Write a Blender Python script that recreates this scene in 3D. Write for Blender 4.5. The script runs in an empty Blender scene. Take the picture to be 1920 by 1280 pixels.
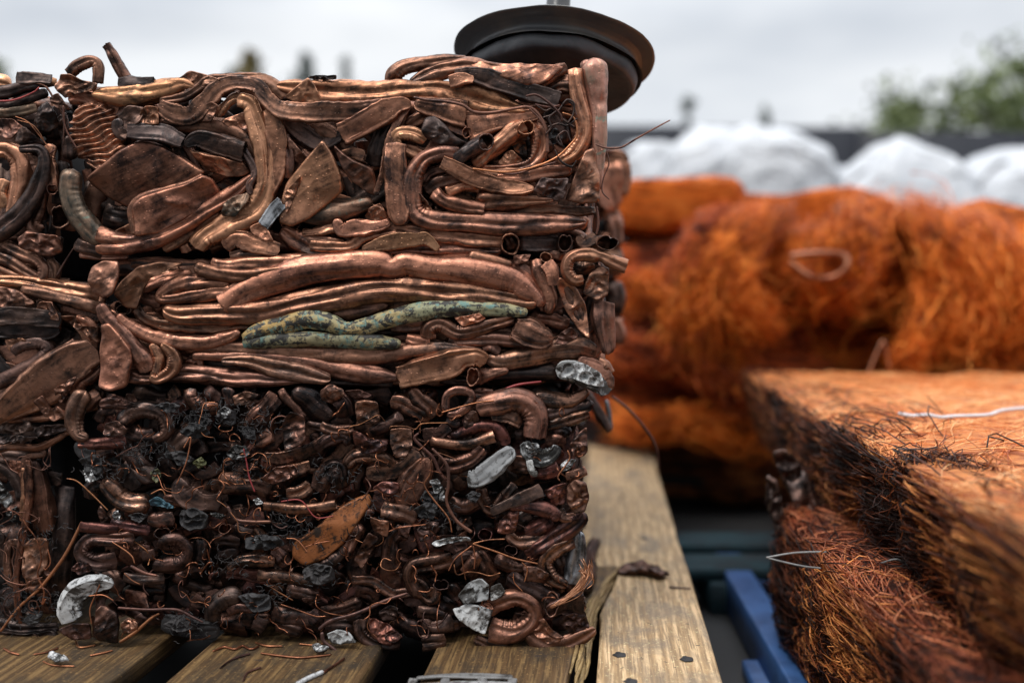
import bpy, math, random
import numpy as np
from mathutils import Vector, Matrix, noise as mno

# ------------------------------------------------------------------ camera, sky, sun, exposure
C = bpy.context.scene.collection
sc = bpy.context.scene
D0 = 1.03                                  # lens to the face of the bales, metres
FPX = 1867.0                               # focal length in photo pixels (35 mm on 36 mm)
PITCH = math.atan(85/FPX)
ZT = 0.15                                  # top of the pallet boards
cp_, sp_ = math.cos(PITCH), math.sin(PITCH)
def raydir(px, py):
    a, b = (px-960)/FPX, (640-py)/FPX
    return Vector((a, cp_ + b*sp_, -sp_ + b*cp_))
_r = raydir(960, 1203)
CAMZ = ZT - _r.z/_r.y*D0
CAM = Vector((0, -D0, CAMZ))
def onY(px, py, Y=0.0):                    # the point where a sight line meets the upright plane Y
    r = raydir(px, py); return CAM + r*((Y+D0)/r.y)
def onZ(px, py, Z):
    r = raydir(px, py); return CAM + r*((Z-CAMZ)/r.z)
cam = bpy.data.cameras.new("camera"); camo = bpy.data.objects.new("camera", cam); C.objects.link(camo)
camo.location = CAM; camo.rotation_euler = (math.pi/2-PITCH, 0, 0)
cam.lens = 35; cam.sensor_width = 36; cam.clip_start = 0.02; cam.clip_end = 500
cam.dof.use_dof = True; cam.dof.focus_distance = D0-0.012; cam.dof.aperture_fstop = 1.8; cam.dof.aperture_blades = 9
sc.camera = camo

SUN_EL, SUN_ROT = math.radians(54), math.radians(214)
w = bpy.data.worlds.new("World"); sc.world = w; w.use_nodes = True
nt = w.node_tree; nt.nodes.clear()
def N(nt, typ, **kw):
    n = nt.nodes.new(typ)
    for k, v in kw.items():
        if k.startswith('i_'): n.inputs[k[2:].replace('_', ' ')].default_value = v
        else: setattr(n, k, v)
    return n
sky = N(nt, 'ShaderNodeTexSky', sky_type='NISHITA', sun_disc=False, sun_elevation=SUN_EL, sun_rotation=SUN_ROT)
skm = N(nt, 'ShaderNodeVectorMath', operation='SCALE'); skm.inputs['Scale'].default_value = 0.08
nt.links.new(sky.outputs[0], skm.inputs[0])
tc = N(nt, 'ShaderNodeTexCoord')
mp = N(nt, 'ShaderNodeMapping'); mp.inputs['Scale'].default_value = (1.1, 1.1, 3.4)
nt.links.new(tc.outputs['Generated'], mp.inputs[0])
cn = N(nt, 'ShaderNodeTexNoise', i_Scale=1.7, i_Detail=5.0, i_Roughness=0.52)
nt.links.new(mp.outputs[0], cn.inputs['Vector'])
cr = N(nt, 'ShaderNodeValToRGB')
cr.color_ramp.elements[0].position = 0.38; cr.color_ramp.elements[0].color = (0.53, 0.57, 0.63, 1)
cr.color_ramp.elements[1].position = 0.62; cr.color_ramp.elements[1].color = (0.84, 0.86, 0.88, 1)
nt.links.new(cn.outputs['Fac'], cr.inputs[0])
sx = N(nt, 'ShaderNodeSeparateXYZ'); nt.links.new(tc.outputs['Generated'], sx.inputs[0])
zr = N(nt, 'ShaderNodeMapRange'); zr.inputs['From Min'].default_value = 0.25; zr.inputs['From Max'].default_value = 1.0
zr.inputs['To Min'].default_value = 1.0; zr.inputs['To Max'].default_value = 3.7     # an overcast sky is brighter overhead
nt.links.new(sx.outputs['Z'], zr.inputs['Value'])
gz = N(nt, 'ShaderNodeMapRange'); gz.inputs['From Min'].default_value = -0.04; gz.inputs['From Max'].default_value = 0.0
gz.inputs['To Min'].default_value = 0.12; gz.inputs['To Max'].default_value = 1.0
nt.links.new(sx.outputs['Z'], gz.inputs['Value'])
mm = N(nt, 'ShaderNodeMath', operation='MULTIPLY'); nt.links.new(zr.outputs[0], mm.inputs[0]); nt.links.new(gz.outputs[0], mm.inputs[1])
by = N(nt, 'ShaderNodeMapRange'); by.inputs['From Min'].default_value = -0.9; by.inputs['From Max'].default_value = -0.1   # sky dimmed behind the camera, out of view; added for contrast on the copper
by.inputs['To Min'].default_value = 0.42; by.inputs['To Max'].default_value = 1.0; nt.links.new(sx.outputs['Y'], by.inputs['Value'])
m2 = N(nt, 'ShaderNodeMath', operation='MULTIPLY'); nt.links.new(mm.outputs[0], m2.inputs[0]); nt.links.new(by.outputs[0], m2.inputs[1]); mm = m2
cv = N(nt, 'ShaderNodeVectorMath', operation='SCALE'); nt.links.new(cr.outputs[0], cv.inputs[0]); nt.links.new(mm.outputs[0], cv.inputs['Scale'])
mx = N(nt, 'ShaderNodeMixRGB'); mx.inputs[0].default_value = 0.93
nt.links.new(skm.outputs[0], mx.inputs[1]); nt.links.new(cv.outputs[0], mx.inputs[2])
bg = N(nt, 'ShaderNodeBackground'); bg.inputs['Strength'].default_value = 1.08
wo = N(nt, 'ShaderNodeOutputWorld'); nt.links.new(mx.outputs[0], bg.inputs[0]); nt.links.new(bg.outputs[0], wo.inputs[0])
sl = bpy.data.lights.new("sun", 'SUN'); sl.energy = 1.5; sl.angle = math.radians(14); sl.color = (1, 0.96, 0.9)
so = bpy.data.objects.new("sun", sl); C.objects.link(so)
so.rotation_euler = (math.radians(36), 0, math.radians(-34)); so.location = (0, -2, 3)
sc.view_settings.view_transform = 'Standard'; sc.view_settings.look = 'None'
sc.view_settings.exposure = 0.12; sc.view_settings.gamma = 1; sc.view_settings.use_curve_mapping = False

# ------------------------------------------------------------------ helpers
R = random.Random(7)
def link(o, parent=None):
    C.objects.link(o)
    if parent: o.parent = parent
    return o
def tag(o, label=None, cat=None, group=None, kind=None):
    if label: o['label'] = label
    if cat: o['category'] = cat
    if group: o['group'] = group
    if kind: o['kind'] = kind
    return o
def empty(name, loc, **kw):
    o = bpy.data.objects.new(name, None); o.empty_display_size = 0.05; o.location = loc; C.objects.link(o)
    return tag(o, **kw)
class MB:
    def __init__(s): s.v = []; s.f = []; s.uv = []; s.n = 0
    def add(s, v, f, uv=None):
        v = np.asarray(v, float).reshape(-1, 3); f = np.asarray(f, int)
        s.v.append(v); s.f.append(f+s.n); s.n += len(v)
        s.uv.append(np.zeros((len(v), 2)) if uv is None else np.asarray(uv, float))
    def build(s, name, mat, parent=None, smooth=True, label=None, kind=None):
        v = np.concatenate(s.v); uv = np.concatenate(s.uv)
        if parent is not None: v = v - np.array(parent.matrix_basis.translation)
        quads = [f for f in s.f if f.shape[1] == 4]; tris = [f for f in s.f if f.shape[1] == 3]
        q = np.concatenate(quads) if quads else np.zeros((0, 4), int)
        t = np.concatenate(tris) if tris else np.zeros((0, 3), int)
        me = bpy.data.meshes.new(name)
        me.vertices.add(len(v)); me.vertices.foreach_set('co', v.astype(np.float32).ravel())
        loops = np.concatenate([q.ravel(), t.ravel()]).astype(np.int32)
        me.loops.add(len(loops)); me.loops.foreach_set('vertex_index', loops)
        st = np.concatenate([np.arange(len(q))*4, len(q)*4+np.arange(len(t))*3]).astype(np.int32)
        me.polygons.add(len(st)); me.polygons.foreach_set('loop_start', st)
        ul = me.uv_layers.new(name='UVMap'); ul.data.foreach_set('uv', uv[loops].astype(np.float32).ravel())
        me.update(calc_edges=True)
        if smooth: me.polygons.foreach_set('use_smooth', np.ones(len(st), bool))
        me.materials.append(mat); me.validate()
        o = bpy.data.objects.new(name, me); link(o, parent)
        if label: o['label'] = label
        if kind: o['kind'] = kind
        return o
def grid_faces(n, m, wrap=True):
    i = np.arange(n-1)[:, None]; j = np.arange(m if wrap else m-1)[None, :]
    j2 = (j+1) % m
    return np.stack([i*m+j, i*m+j2, (i+1)*m+j2, (i+1)*m+j], -1).reshape(-1, 4)
def box(mb, c, s, rot=0.0, bev=0.0):
    cx, cy, cz = c; hx, hy, hz = s[0]/2, s[1]/2, s[2]/2
    b = min(bev, hx*.9, hy*.9, hz*.9)
    def ring(hx, hy, z, b): return [(hx-b, -hy, z), (hx, -hy+b, z), (hx, hy-b, z), (hx-b, hy, z), (-hx+b, hy, z), (-hx, hy-b, z), (-hx, -hy+b, z), (-hx+b, -hy, z)]
    bb = b if b > 0 else 1e-4
    v = [(0, 0, -hz)]*8 + ring(hx-bb, hy-bb, -hz, bb) + ring(hx, hy, -hz+bb, bb) + ring(hx, hy, hz-bb, bb) + ring(hx-bb, hy-bb, hz, bb) + [(0, 0, hz)]*8
    v = np.array(v); ca, sa = math.cos(rot), math.sin(rot)
    x = v[:, 0]*ca - v[:, 1]*sa; y = v[:, 0]*sa + v[:, 1]*ca
    uv = np.stack([v[:, 1], v[:, 0]+v[:, 2]], -1)
    mb.add(np.stack([x+cx, y+cy, v[:, 2]+cz], -1), grid_faces(6, 8), uv)

def catmull(P, per=10):
    P = [np.array(p, float) for p in P]
    if len(P) == 2: P = [P[0], (P[0]+P[1])/2, P[1]]
    Q = [2*P[0]-P[1]] + P + [2*P[-1]-P[-2]]
    out = []
    for i in range(1, len(Q)-2):
        a, b, c, d = Q[i-1], Q[i], Q[i+1], Q[i+2]
        for k in range(per):
            t = k/per
            out.append(.5*((2*b)+(c-a)*t+(2*a-5*b+4*c-d)*t*t+(3*b-a-3*c+d)*t**3))
    out.append(P[-1]); return np.array(out)
def resample(A, step, nmin=6, nmax=400):
    d = np.r_[0, np.cumsum(np.linalg.norm(np.diff(A[:, :3], axis=0), axis=1))]
    n = int(np.clip(d[-1]/step, nmin, nmax)); s = np.linspace(0, d[-1], n)
    return np.stack([np.interp(s, d, A[:, k]) for k in range(A.shape[1])], -1), s
def tube(mb, pts, front=(0, -1, 0), m=20, prof='T', o0=False, o1=False, amp=.07, rng=R, closed=True, dents=2, ribs=0, step=None, twist=.25, rnd=False, crush=0.0):
    """pts rows: x,y,z,width,thickness.  A pressed copper tube along them."""
    A = catmull(pts); wmin = max(A[:, 3].mean(), .0008)
    A, s = resample(A, step or (max(wmin/11, .0010) if not ribs else .0011))
    n = len(A); P = A[:, :3]; W = np.maximum(A[:, 3], 1e-4)/2; H = np.maximum(A[:, 4], 1e-4)/2
    T = np.gradient(P, axis=0); T /= np.linalg.norm(T, axis=1)[:, None]+1e-12
    F = np.array(front, float); B = F - (T@F)[:, None]*T
    bl = np.linalg.norm(B, axis=1)[:, None]; B = np.where(bl > .25, B/(bl+1e-9), 0)
    for i in range(n):
        if not B[i].any():
            alt = np.array([0, 0, 1.]); b = alt - alt@T[i]*T[i]; B[i] = b/(np.linalg.norm(b)+1e-9)
    Nn = np.cross(T, B)
    ph = rng.uniform(0, 50)
    tw = np.array([mno.noise(Vector((x/(wmin*5), ph, 0))) for x in s])*twist*2
    ct, st_ = np.cos(tw)[:, None], np.sin(tw)[:, None]
    Nn, B = Nn*ct+B*st_, B*ct-Nn*st_
    th = np.linspace(0, 2*np.pi, m, endpoint=False)
    c, q = np.cos(th), np.sin(th)
    e = {'T': 1.0, 'F': .62, 'G': .85, 'S': .7, 'A': .8, 'W': 1}[prof]
    X = np.sign(c)*np.abs(c)**e; Y = np.sign(q)*np.abs(q)**(1.0 if prof != 'F' else .8)
    X = np.repeat(X[None], n, 0); Y = np.repeat(Y[None], n, 0)
    g = {'T': 0, 'F': .35, 'G': .95, 'S': .7, 'A': .2, 'W': 0}[prof]
    if crush and prof == 'T': g = rng.choice([0, .25, .4, .6])*crush
    if g:
        c0 = np.array([mno.noise(Vector((x/(wmin*3), ph+9, 3))) for x in s])[:, None]*.55
        gg = g*(.75+.6*np.array([mno.noise(Vector((x/(wmin*1.5), ph+19, 3))) for x in s])[:, None])
        Y = Y - np.where(Y > 0, 1, 0)*gg*np.exp(-np.abs((X-c0)/(.24 if prof == 'G' else .17))**1.4)
        if prof in 'SF':
            c1 = c0+.62*np.sign(rng.random()-.5)
            Y = Y - np.where(Y > 0, 1, 0)*gg*.55*np.exp(-((X-c1)/.16)**2) + .0
            Y = Y + np.where(Y > 0, 1, 0)*.3*np.exp(-((np.abs(X)-.88)/.12)**2)
    end = np.ones(n)
    L = s[-1]; r0 = W*.8
    crimpH = np.ones(n)
    for op, ss, w_ in ((o0, s, W[0]), (o1, L-s, W[-1])):
        if op: continue
        if crush and not rnd and w_ > wmin*.28 and rng.random() < .75:      # end nipped flat or torn off, not rounded
            k = rng.uniform(.12, .3); f = np.clip(ss/(w_*rng.uniform(1.0, 2.2)), 0, 1); crimpH *= k+(1-k)*f*f*(3-2*f)
            end = np.minimum(end, np.clip(ss/(w_*.10), 0, 1)**.6)
        else: end = np.minimum(end, np.sqrt(np.clip(1-(1-np.clip(ss/np.minimum(r0, L*.4), 0, 1))**2, 0, 1)))
    H = H*crimpH
    dn = np.ones((n, m))
    for _ in range(dents):                                   # kinks pressed into the wall
        a = rng.uniform(0, L); wd = rng.uniform(.25, .8)*wmin; t0 = rng.uniform(0, 2*np.pi); k = rng.uniform(.1, .42)
        dn -= k*np.exp(-((s-a)/wd)**2)[:, None]*np.exp(-((np.angle(np.exp(1j*(th-t0))))/.9)**2)[None]
    if crush:                                                # long flutes, and wrinkles on the inside of tight bends
        kf = rng.choice([2, 3, 3, 4]); p1, p2 = rng.uniform(0, 6.28), rng.uniform(0, 6.28)
        dr_ = np.array([mno.noise(Vector((x/(wmin*2.5), ph, 31))) for x in s])[:, None]*2.5
        fl_ = np.abs(np.sin(kf*.5*th[None]+p1+dr_)); dn = dn*(1-crush*.13*(1-fl_)**2.5+crush*.03)
        fl2 = np.abs(np.sin((kf+2)*.5*th[None]+p2-dr_*1.5+s[:, None]/wmin*.35)); dn = dn*(1-crush*.07*(1-fl2)**3)
        kap = np.gradient(T, axis=0)/np.maximum(np.gradient(s), 1e-6)[:, None]; cur = (kap*Nn).sum(1)*W
        cur = np.convolve(cur, np.ones(5)/5, 'same') if n > 8 else cur
        inner = np.clip(np.sign(cur)[:, None]*X*1.2+.25, 0, 1); a_ = np.clip(np.abs(cur)*1.3-.12, 0, .6)[:, None]
        jit = np.array([mno.noise(Vector((x/wmin*1.5, ph, 51))) for x in s])[:, None]*2.4
        dn = dn*(1-a_*.42*inner*(.5+.5*np.sin(s[:, None]/wmin*2*np.pi/.30+jit+1.2*np.sin(th[None]*2+p1))))
    if ribs:
        rb = np.sin(s/L*ribs*2*np.pi+np.array([mno.noise(Vector((x/wmin*2, ph, 7))) for x in s])*2.2)
        H = H*1.0; rb = 1-2*np.abs(((s[:, None]/L*ribs+.28*np.sin(X*2.6+ph*.7)+.22*np.sin(X*5.1+s[:, None]/L*9)) % 1)-.5)*2; rb = np.sign(rb)*np.abs(rb)**.75; Y = Y + np.where(Y > 0, 1, 0)*.40*rb; rb = rb[:, m//2]
        sh = np.array([mno.noise(Vector((x/wmin*3, ph, 1))) for x in s])[:, None]; X = X*(1+.1*rb[:, None])
    V = P[:, None, :] + Nn[:, None, :]*(X*(W*end)[:, None]*dn)[..., None] + B[:, None, :]*(Y*(H*end)[:, None]*dn)[..., None]
    nn = n; rows = [V]; uv = np.stack([np.repeat(s[:, None]/1.0, m, 1), np.repeat((th*wmin/2)[None], n, 0)], -1); uvs = [uv]
    if amp:
        Vf = V.reshape(-1, 3); k1 = 1/(wmin*1.6); k2 = 1/(wmin*.55)
        cen = np.repeat(P, m, 0); dirv = Vf-cen
        a = np.empty(len(Vf)); sq = 1.0 if prof == 'T' else 1.7
        o = Vector((ph, -ph, ph*2))
        for i, p in enumerate(Vf):
            pv = Vector(p)
            a[i] = mno.noise(pv*k1+o) + sq*.55*(.35-abs(mno.noise(pv*k2+o)))
        V = (Vf + dirv*(a*amp*2)[:, None]).reshape(n, m, 3); rows = [V]
    def lip(i0, sgn):
        base = V[i0]; cen = P[i0]; dirn = T[i0]*sgn
        jag = np.array([rng.uniform(-.05, .05) for _ in range(m)])[:, None]*wmin
        out = []
        for k, (scl, off) in enumerate([(1.0, 0.03), (.93, .05), (.84, .0), (.8, -.5), (.72, -1.1), (.02, -1.2)]):
            out.append(cen + (base-cen)*scl + dirn*off*wmin*.9 + (dirn*jag if k < 3 else 0))
        return np.array(out)
    if o1: l = lip(n-1, 1); rows.append(l); uvs.append(np.repeat(uv[-1:], len(l), 0))
    if o0: l = lip(0, -1)[::-1]; rows.insert(0, l); uvs.insert(0, np.repeat(uv[:1], len(l), 0))
    VV = np.concatenate(rows); UU = np.concatenate(uvs)
    mb.add(VV.reshape(-1, 3), grid_faces(len(VV), m), UU.reshape(-1, 2))

def plate(mb, outline, thick, amp=.0015, rng=R, crumple=1.0, roll=.16, n=56, rings=13, corner=1, curl=0.0):
    """outline: world points (Vector-like) of a bent piece of sheet; a lofted, rolled-edge solid."""
    P = [np.array(p, float) for p in outline]; k = len(P)
    pts = []
    for i in range(k):
        a, b, c = P[i-1], P[i], P[(i+1) % k]
        f = .16
        pts += [b+(a-b)*f, b*.5+(b+(a-b)*f)*.25+(b+(c-b)*f)*.25, b+(c-b)*f]
    pts.append(pts[0]); pts = np.array(pts)
    O, _ = resample(pts, 1e-9, n+1, n+1); O = O[:-1]
    cen = O.mean(0); u = O - cen
    nrm = np.zeros(3)
    for i in range(n): nrm += np.cross(u[i], u[(i+1) % n])
    nrm /= np.linalg.norm(nrm)
    if nrm[1] > 0: nrm = -nrm; O = O[::-1]; u = O-cen
    size = np.linalg.norm(u, axis=1).mean(); ph = rng.uniform(0, 90); o = Vector((ph, ph*.7, -ph))
    dev = u@nrm; flat = u - dev[:, None]*nrm
    ca = rng.uniform(0, 3.14); e1_ = np.cross(nrm, [0, 0, 1.]); e1_ /= np.linalg.norm(e1_)+1e-9; e2_ = np.cross(nrm, e1_); ax_ = e1_*math.cos(ca)+e2_*math.sin(ca)
    cs = curl*rng.choice([-1, 1, 1]); fo_ = rng.uniform(-.5, .5)
    rows = []; uvs = []
    S = np.r_[np.linspace(0, .8, rings-5), .88, .94, .98, 1.0]
    def crum(p, s):
        pv = Vector(p)
        a = mno.noise(pv*(.8/size)+o)*1.3 + crumple*(.5-abs(mno.noise(pv*(1.5/size)+o))*2)*.8 + crumple*.16*(.5-2*abs(mno.noise(pv*(3.6/size)+o)))
        return a*amp*(1.6-s*.6)
    for side in (1, -1):
        ss = S if side == 1 else S[::-1]
        for s in ss:
            h = math.sqrt(max(0, 1-max(0, (s-(1-roll))/roll)**2))
            row = cen + flat*s + nrm[None]*(dev*s*s)[:, None]
            lift = side*thick/2*h
            a = np.array([crum(p, s) for p in row])
            tt_ = (row-cen)@ax_/size; row = row + nrm[None]*(lift+a+cs*size*(.55*tt_*tt_-.12) - abs(cs)*size*.35*np.clip(np.abs(tt_-fo_)-.05, 0, 9)**1.0*(1 if cs > 0 else -.4))[:, None]
            if side == -1 and s == 1.0: row = row - nrm*1e-5
            rows.append(row)
            uvs.append(np.stack([row@np.array([.9, 0, .43]), row@np.array([-.43, 0, .9])], -1))
    V = np.array(rows); mb.add(V.reshape(-1, 3), grid_faces(len(V), n), np.array(uvs).reshape(-1, 2))
# ------------------------------------------------------------------ materials
def newmat(name):
    m = bpy.data.materials.new(name); m.use_nodes = True; t = m.node_tree; t.nodes.clear()
    out = N(t, 'ShaderNodeOutputMaterial'); b = N(t, 'ShaderNodeBsdfPrincipled'); t.links.new(b.outputs[0], out.inputs[0])
    return m, t, b
def ramp(t, src, stops):
    r = N(t, 'ShaderNodeValToRGB'); e = r.color_ramp.elements
    while len(e) < len(stops): e.new(.5)
    for i, (p, c) in enumerate(stops):
        e[i].position = p; e[i].color = (*c, 1) if len(c) == 3 else c
    t.links.new(src, r.inputs[0]); return r.outputs[0]
def noi(t, vec, scale, detail=5, rough=.6, dist=0.0, mapsc=None, off=None):
    if mapsc or off is not None:
        mp = N(t, 'ShaderNodeMapping')
        if mapsc: mp.inputs['Scale'].default_value = mapsc
        if off is not None: t.links.new(off, mp.inputs['Location'])
        t.links.new(vec, mp.inputs[0]); vec = mp.outputs[0]
    n = N(t, 'ShaderNodeTexNoise', i_Scale=scale, i_Detail=detail, i_Roughness=rough, i_Distortion=dist)
    t.links.new(vec, n.inputs['Vector']); return n.outputs['Fac']
def mixc(t, fac, a, b, mode='MIX'):
    m = N(t, 'ShaderNodeMixRGB', blend_type=mode)
    for i, x in ((0, fac), (1, a), (2, b)):
        if hasattr(x, 'is_linked'): t.links.new(x, m.inputs[i])
        else: m.inputs[i].default_value = x if i == 0 else (*x, 1)
    return m.outputs[0]
def math_(t, op, a, b=0.0):
    m = N(t, 'ShaderNodeMath', operation=op)
    for i, x in ((0, a), (1, b)):
        if hasattr(x, 'is_linked'): t.links.new(x, m.inputs[i])
        else: m.inputs[i].default_value = x
    return m.outputs[0]
def bump(t, b, h, strength=.3, dist=.001, prev=None):
    n = N(t, 'ShaderNodeBump'); n.inputs['Strength'].default_value = strength; n.inputs['Distance'].default_value = dist
    t.links.new(h, n.inputs['Height'])
    if prev is not None: t.links.new(prev, n.inputs['Normal'])
    t.links.new(n.outputs[0], b.inputs['Normal']); return n.outputs[0]
def metal(name, base, dark, hot, patch=(.42, .62), rough=(.3, .55), met=.85, drops=True, extra=None, streak=.5, grime=.5, ns=1.0):
    m, t, b = newmat(name)
    tc = N(t, 'ShaderNodeTexCoord'); oi = N(t, 'ShaderNodeObjectInfo')
    off = N(t, 'ShaderNodeCombineXYZ'); rr = math_(t, 'MULTIPLY', oi.outputs['Random'], 37.0)
    for i in range(3): t.links.new(rr, off.inputs[i])
    ob, uv = tc.outputs['Object'], tc.outputs['UV']
    n1 = noi(t, ob, 24*ns, 8, .68, .9, off=off.outputs[0])
    n2 = noi(t, uv, 1.0, 5, .6, .3, mapsc=(22, 260, 1), off=off.outputs[0])
    n3 = noi(t, ob, 9, 3, .5, off=off.outputs[0])
    n5 = noi(t, ob, 140, 5, .7, off=off.outputs[0]); n6 = noi(t, ob, 75, 6, .7, .6, off=off.outputs[0])
    col = mixc(t, ramp(t, n3, [(.38, (0, 0, 0)), (.62, (1, 1, 1))]), base, hot)
    # s = ramp(t, n2, [(.35, (0, 0, 0)), (.66, (1, 1, 1))])
    pn = math_(t, 'ADD', math_(t, 'ADD', math_(t, 'MULTIPLY', n1, .75-streak*.5), math_(t, 'MULTIPLY', n6, .25)), math_(t, 'MULTIPLY', n2, streak*.5))
    col = mixc(t, ramp(t, pn, [(patch[0], (1, 1, 1)), (patch[1], (0, 0, 0))]), col, dark)
    col = mixc(t, math_(t, 'MULTIPLY', ramp(t, n5, [(.53, (0, 0, 0)), (.66, (1, 1, 1))]), grime), col, tuple(x*.35 for x in dark))
    if extra: col = mixc(t, ramp(t, noi(t, ob, 34*ns, 7, .7, .5, off=off.outputs[0]), [(extra[1], (0, 0, 0)), (extra[1]+.07, (1, 1, 1))]), col, extra[0])
    hsv = N(t, 'ShaderNodeHueSaturation'); t.links.new(col, hsv.inputs['Color'])
    v = N(t, 'ShaderNodeMapRange'); t.links.new(oi.outputs['Random'], v.inputs[0]); v.inputs['To Min'].default_value = .6; v.inputs['To Max'].default_value = 1.25
    t.links.new(v.outputs[0], hsv.inputs['Value'])
    h = N(t, 'ShaderNodeMapRange'); t.links.new(math_(t, 'FRACT', math_(t, 'MULTIPLY', oi.outputs['Random'], 13.7)), h.inputs[0]); h.inputs['To Min'].default_value = .493; h.inputs['To Max'].default_value = .503
    t.links.new(h.outputs[0], hsv.inputs['Hue'])
    t.links.new(hsv.outputs[0], b.inputs['Base Color'])
    rg = N(t, 'ShaderNodeMapRange'); t.links.new(math_(t, 'ADD', math_(t, 'MULTIPLY', n1, .5), math_(t, 'MULTIPLY', n2, .5)), rg.inputs[0])
    rg.inputs['From Min'].default_value = .35; rg.inputs['From Max'].default_value = .65
    rg.inputs['To Min'].default_value = rough[0]; rg.inputs['To Max'].default_value = rough[1]
    t.links.new(rg.outputs[0], b.inputs['Roughness']); b.inputs['Metallic'].default_value = met
    h1 = math_(t, 'ADD', math_(t, 'MULTIPLY', n2, .5), n5)
    p = bump(t, b, h1, .35, .0006)
    p = bump(t, b, noi(t, ob, 60, 3, .5), .35, .002, p)
    if drops:
        vo = N(t, 'ShaderNodeTexVoronoi', feature='F1'); vo.inputs['Scale'].default_value = 330; t.links.new(ob, vo.inputs['Vector'])
        sep = N(t, 'ShaderNodeSeparateColor'); t.links.new(vo.outputs['Color'], sep.inputs[0])
        gate = math_(t, 'GREATER_THAN', math_(t, 'ADD', sep.outputs[0], math_(t, 'MULTIPLY', n3, .3)), .955)
        d = ramp(t, vo.outputs['Distance'], [(.0, (1, 1, 1)), (.26, (.75, .75, .75)), (.34, (0, 0, 0))])
        bump(t, b, math_(t, 'MULTIPLY', d, gate), .5, .0006, p)
    return m
M = {}
M['cu'] = metal('brown_copper', (.355, .162, .100), (.058, .034, .028), (.50, .235, .138), (.405, .535), (.25, .50))
M['cub'] = metal('bright_copper', (.47, .222, .132), (.10, .055, .04), (.58, .29, .16), (.385, .49), (.25, .50))
M['br'] = metal('dull_copper', (.235, .118, .082), (.048, .032, .027), (.37, .18, .112), (.415, .545), (.27, .54))
M['bk'] = metal('blackened_copper', (.095, .065, .056), (.028, .022, .021), (.17, .095, .07), (.44, .56), (.28, .55), .75)
M['gold'] = metal('brassy_copper', (.47, .232, .115), (.09, .055, .035), (.52, .245, .14), (.42, .51), (.30, .54))
M['pat'] = metal('tarnished_copper', (.20, .14, .095), (.055, .05, .04), (.30, .15, .085), (.43, .55), (.3, .55), .7, extra=((.12, .165, .13), .60))
M['gr'] = metal('verdigris', (.24, .25, .155), (.03, .028, .024), (.38, .25, .09), (.485, .515), (.5, .8), .15, False, extra=((.12, .215, .19), .55), grime=.9, ns=2.6)
M['pk'] = metal('pink_copper', (.46, .225, .17), (.17, .17, .12), (.42, .21, .15), (.36, .5), (.32, .5), .75, extra=((.20, .26, .20), .62))
M['bu'] = metal('burnt_copper', (.082, .049, .040), (.019, .016, .016), (.15, .073, .052), (.43, .54), (.22, .52), .85, grime=.85)
M['bub'] = metal('half_burnt_copper', (.21, .105, .073), (.034, .025, .022), (.31, .15, .097), (.44, .55), (.22, .48), .88, grime=.85)
M['rd'] = metal('reddened_copper', (.17, .070, .055), (.034, .022, .022), (.23, .09, .065), (.43, .55), (.24, .5), .85, grime=.8)
M['or'] = metal('orange_copper_sheet', (.36, .115, .035), (.04, .025, .018), (.42, .15, .05), (.43, .48), (.45, .65), .35, grime=.8)
M['tar'] = metal('charred_tar', (.018, .017, .018), (.008, .008, .008), (.035, .03, .03), (.3, .5), (.5, .85), .0, False)
M['dull'] = metal('dull_grey_metal', (.22, .215, .21), (.08, .075, .07), (.28, .275, .27), (.43, .5), (.5, .7), .3, False)
M['al'] = metal('grey_metal', (.34, .35, .37), (.08, .08, .08), (.45, .46, .48), (.43, .5), (.25, .5), .75, False)
M['alm'] = metal('crumpled_foil', (.36, .36, .36), (.05, .048, .045), (.48, .48, .48), (.475, .53), (.42, .6), .85, False, grime=.9)
M['wh'] = metal('whitewashed_metal', (.42, .425, .43), (.05, .045, .04), (.50, .50, .49), (.46, .50), (.5, .8), .0, False, streak=.2, grime=.9)
M['wire'] = metal('copper_wire', (.36, .15, .075), (.09, .042, .03), (.48, .20, .095), (.40, .5), (.26, .5), .85, False)
M['wired'] = metal('dark_wire', (.11, .06, .05), (.03, .02, .02), (.2, .09, .06), (.40, .5), (.3, .6), .75, False)
M['redw'] = metal('red_wire', (.34, .05, .045), (.10, .02, .02), (.36, .06, .05), (.3, .4), (.35, .5), .1, False)
M['gw'] = metal('green_scrap', (.16, .16, .06), (.05, .05, .03), (.2, .2, .08), (.44, .5), (.5, .7), .1, False)
M['blu'] = metal('blue_scrap', (.05, .13, .18), (.02, .04, .06), (.08, .16, .2), (.44, .5), (.4, .6), .2, False)
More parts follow.
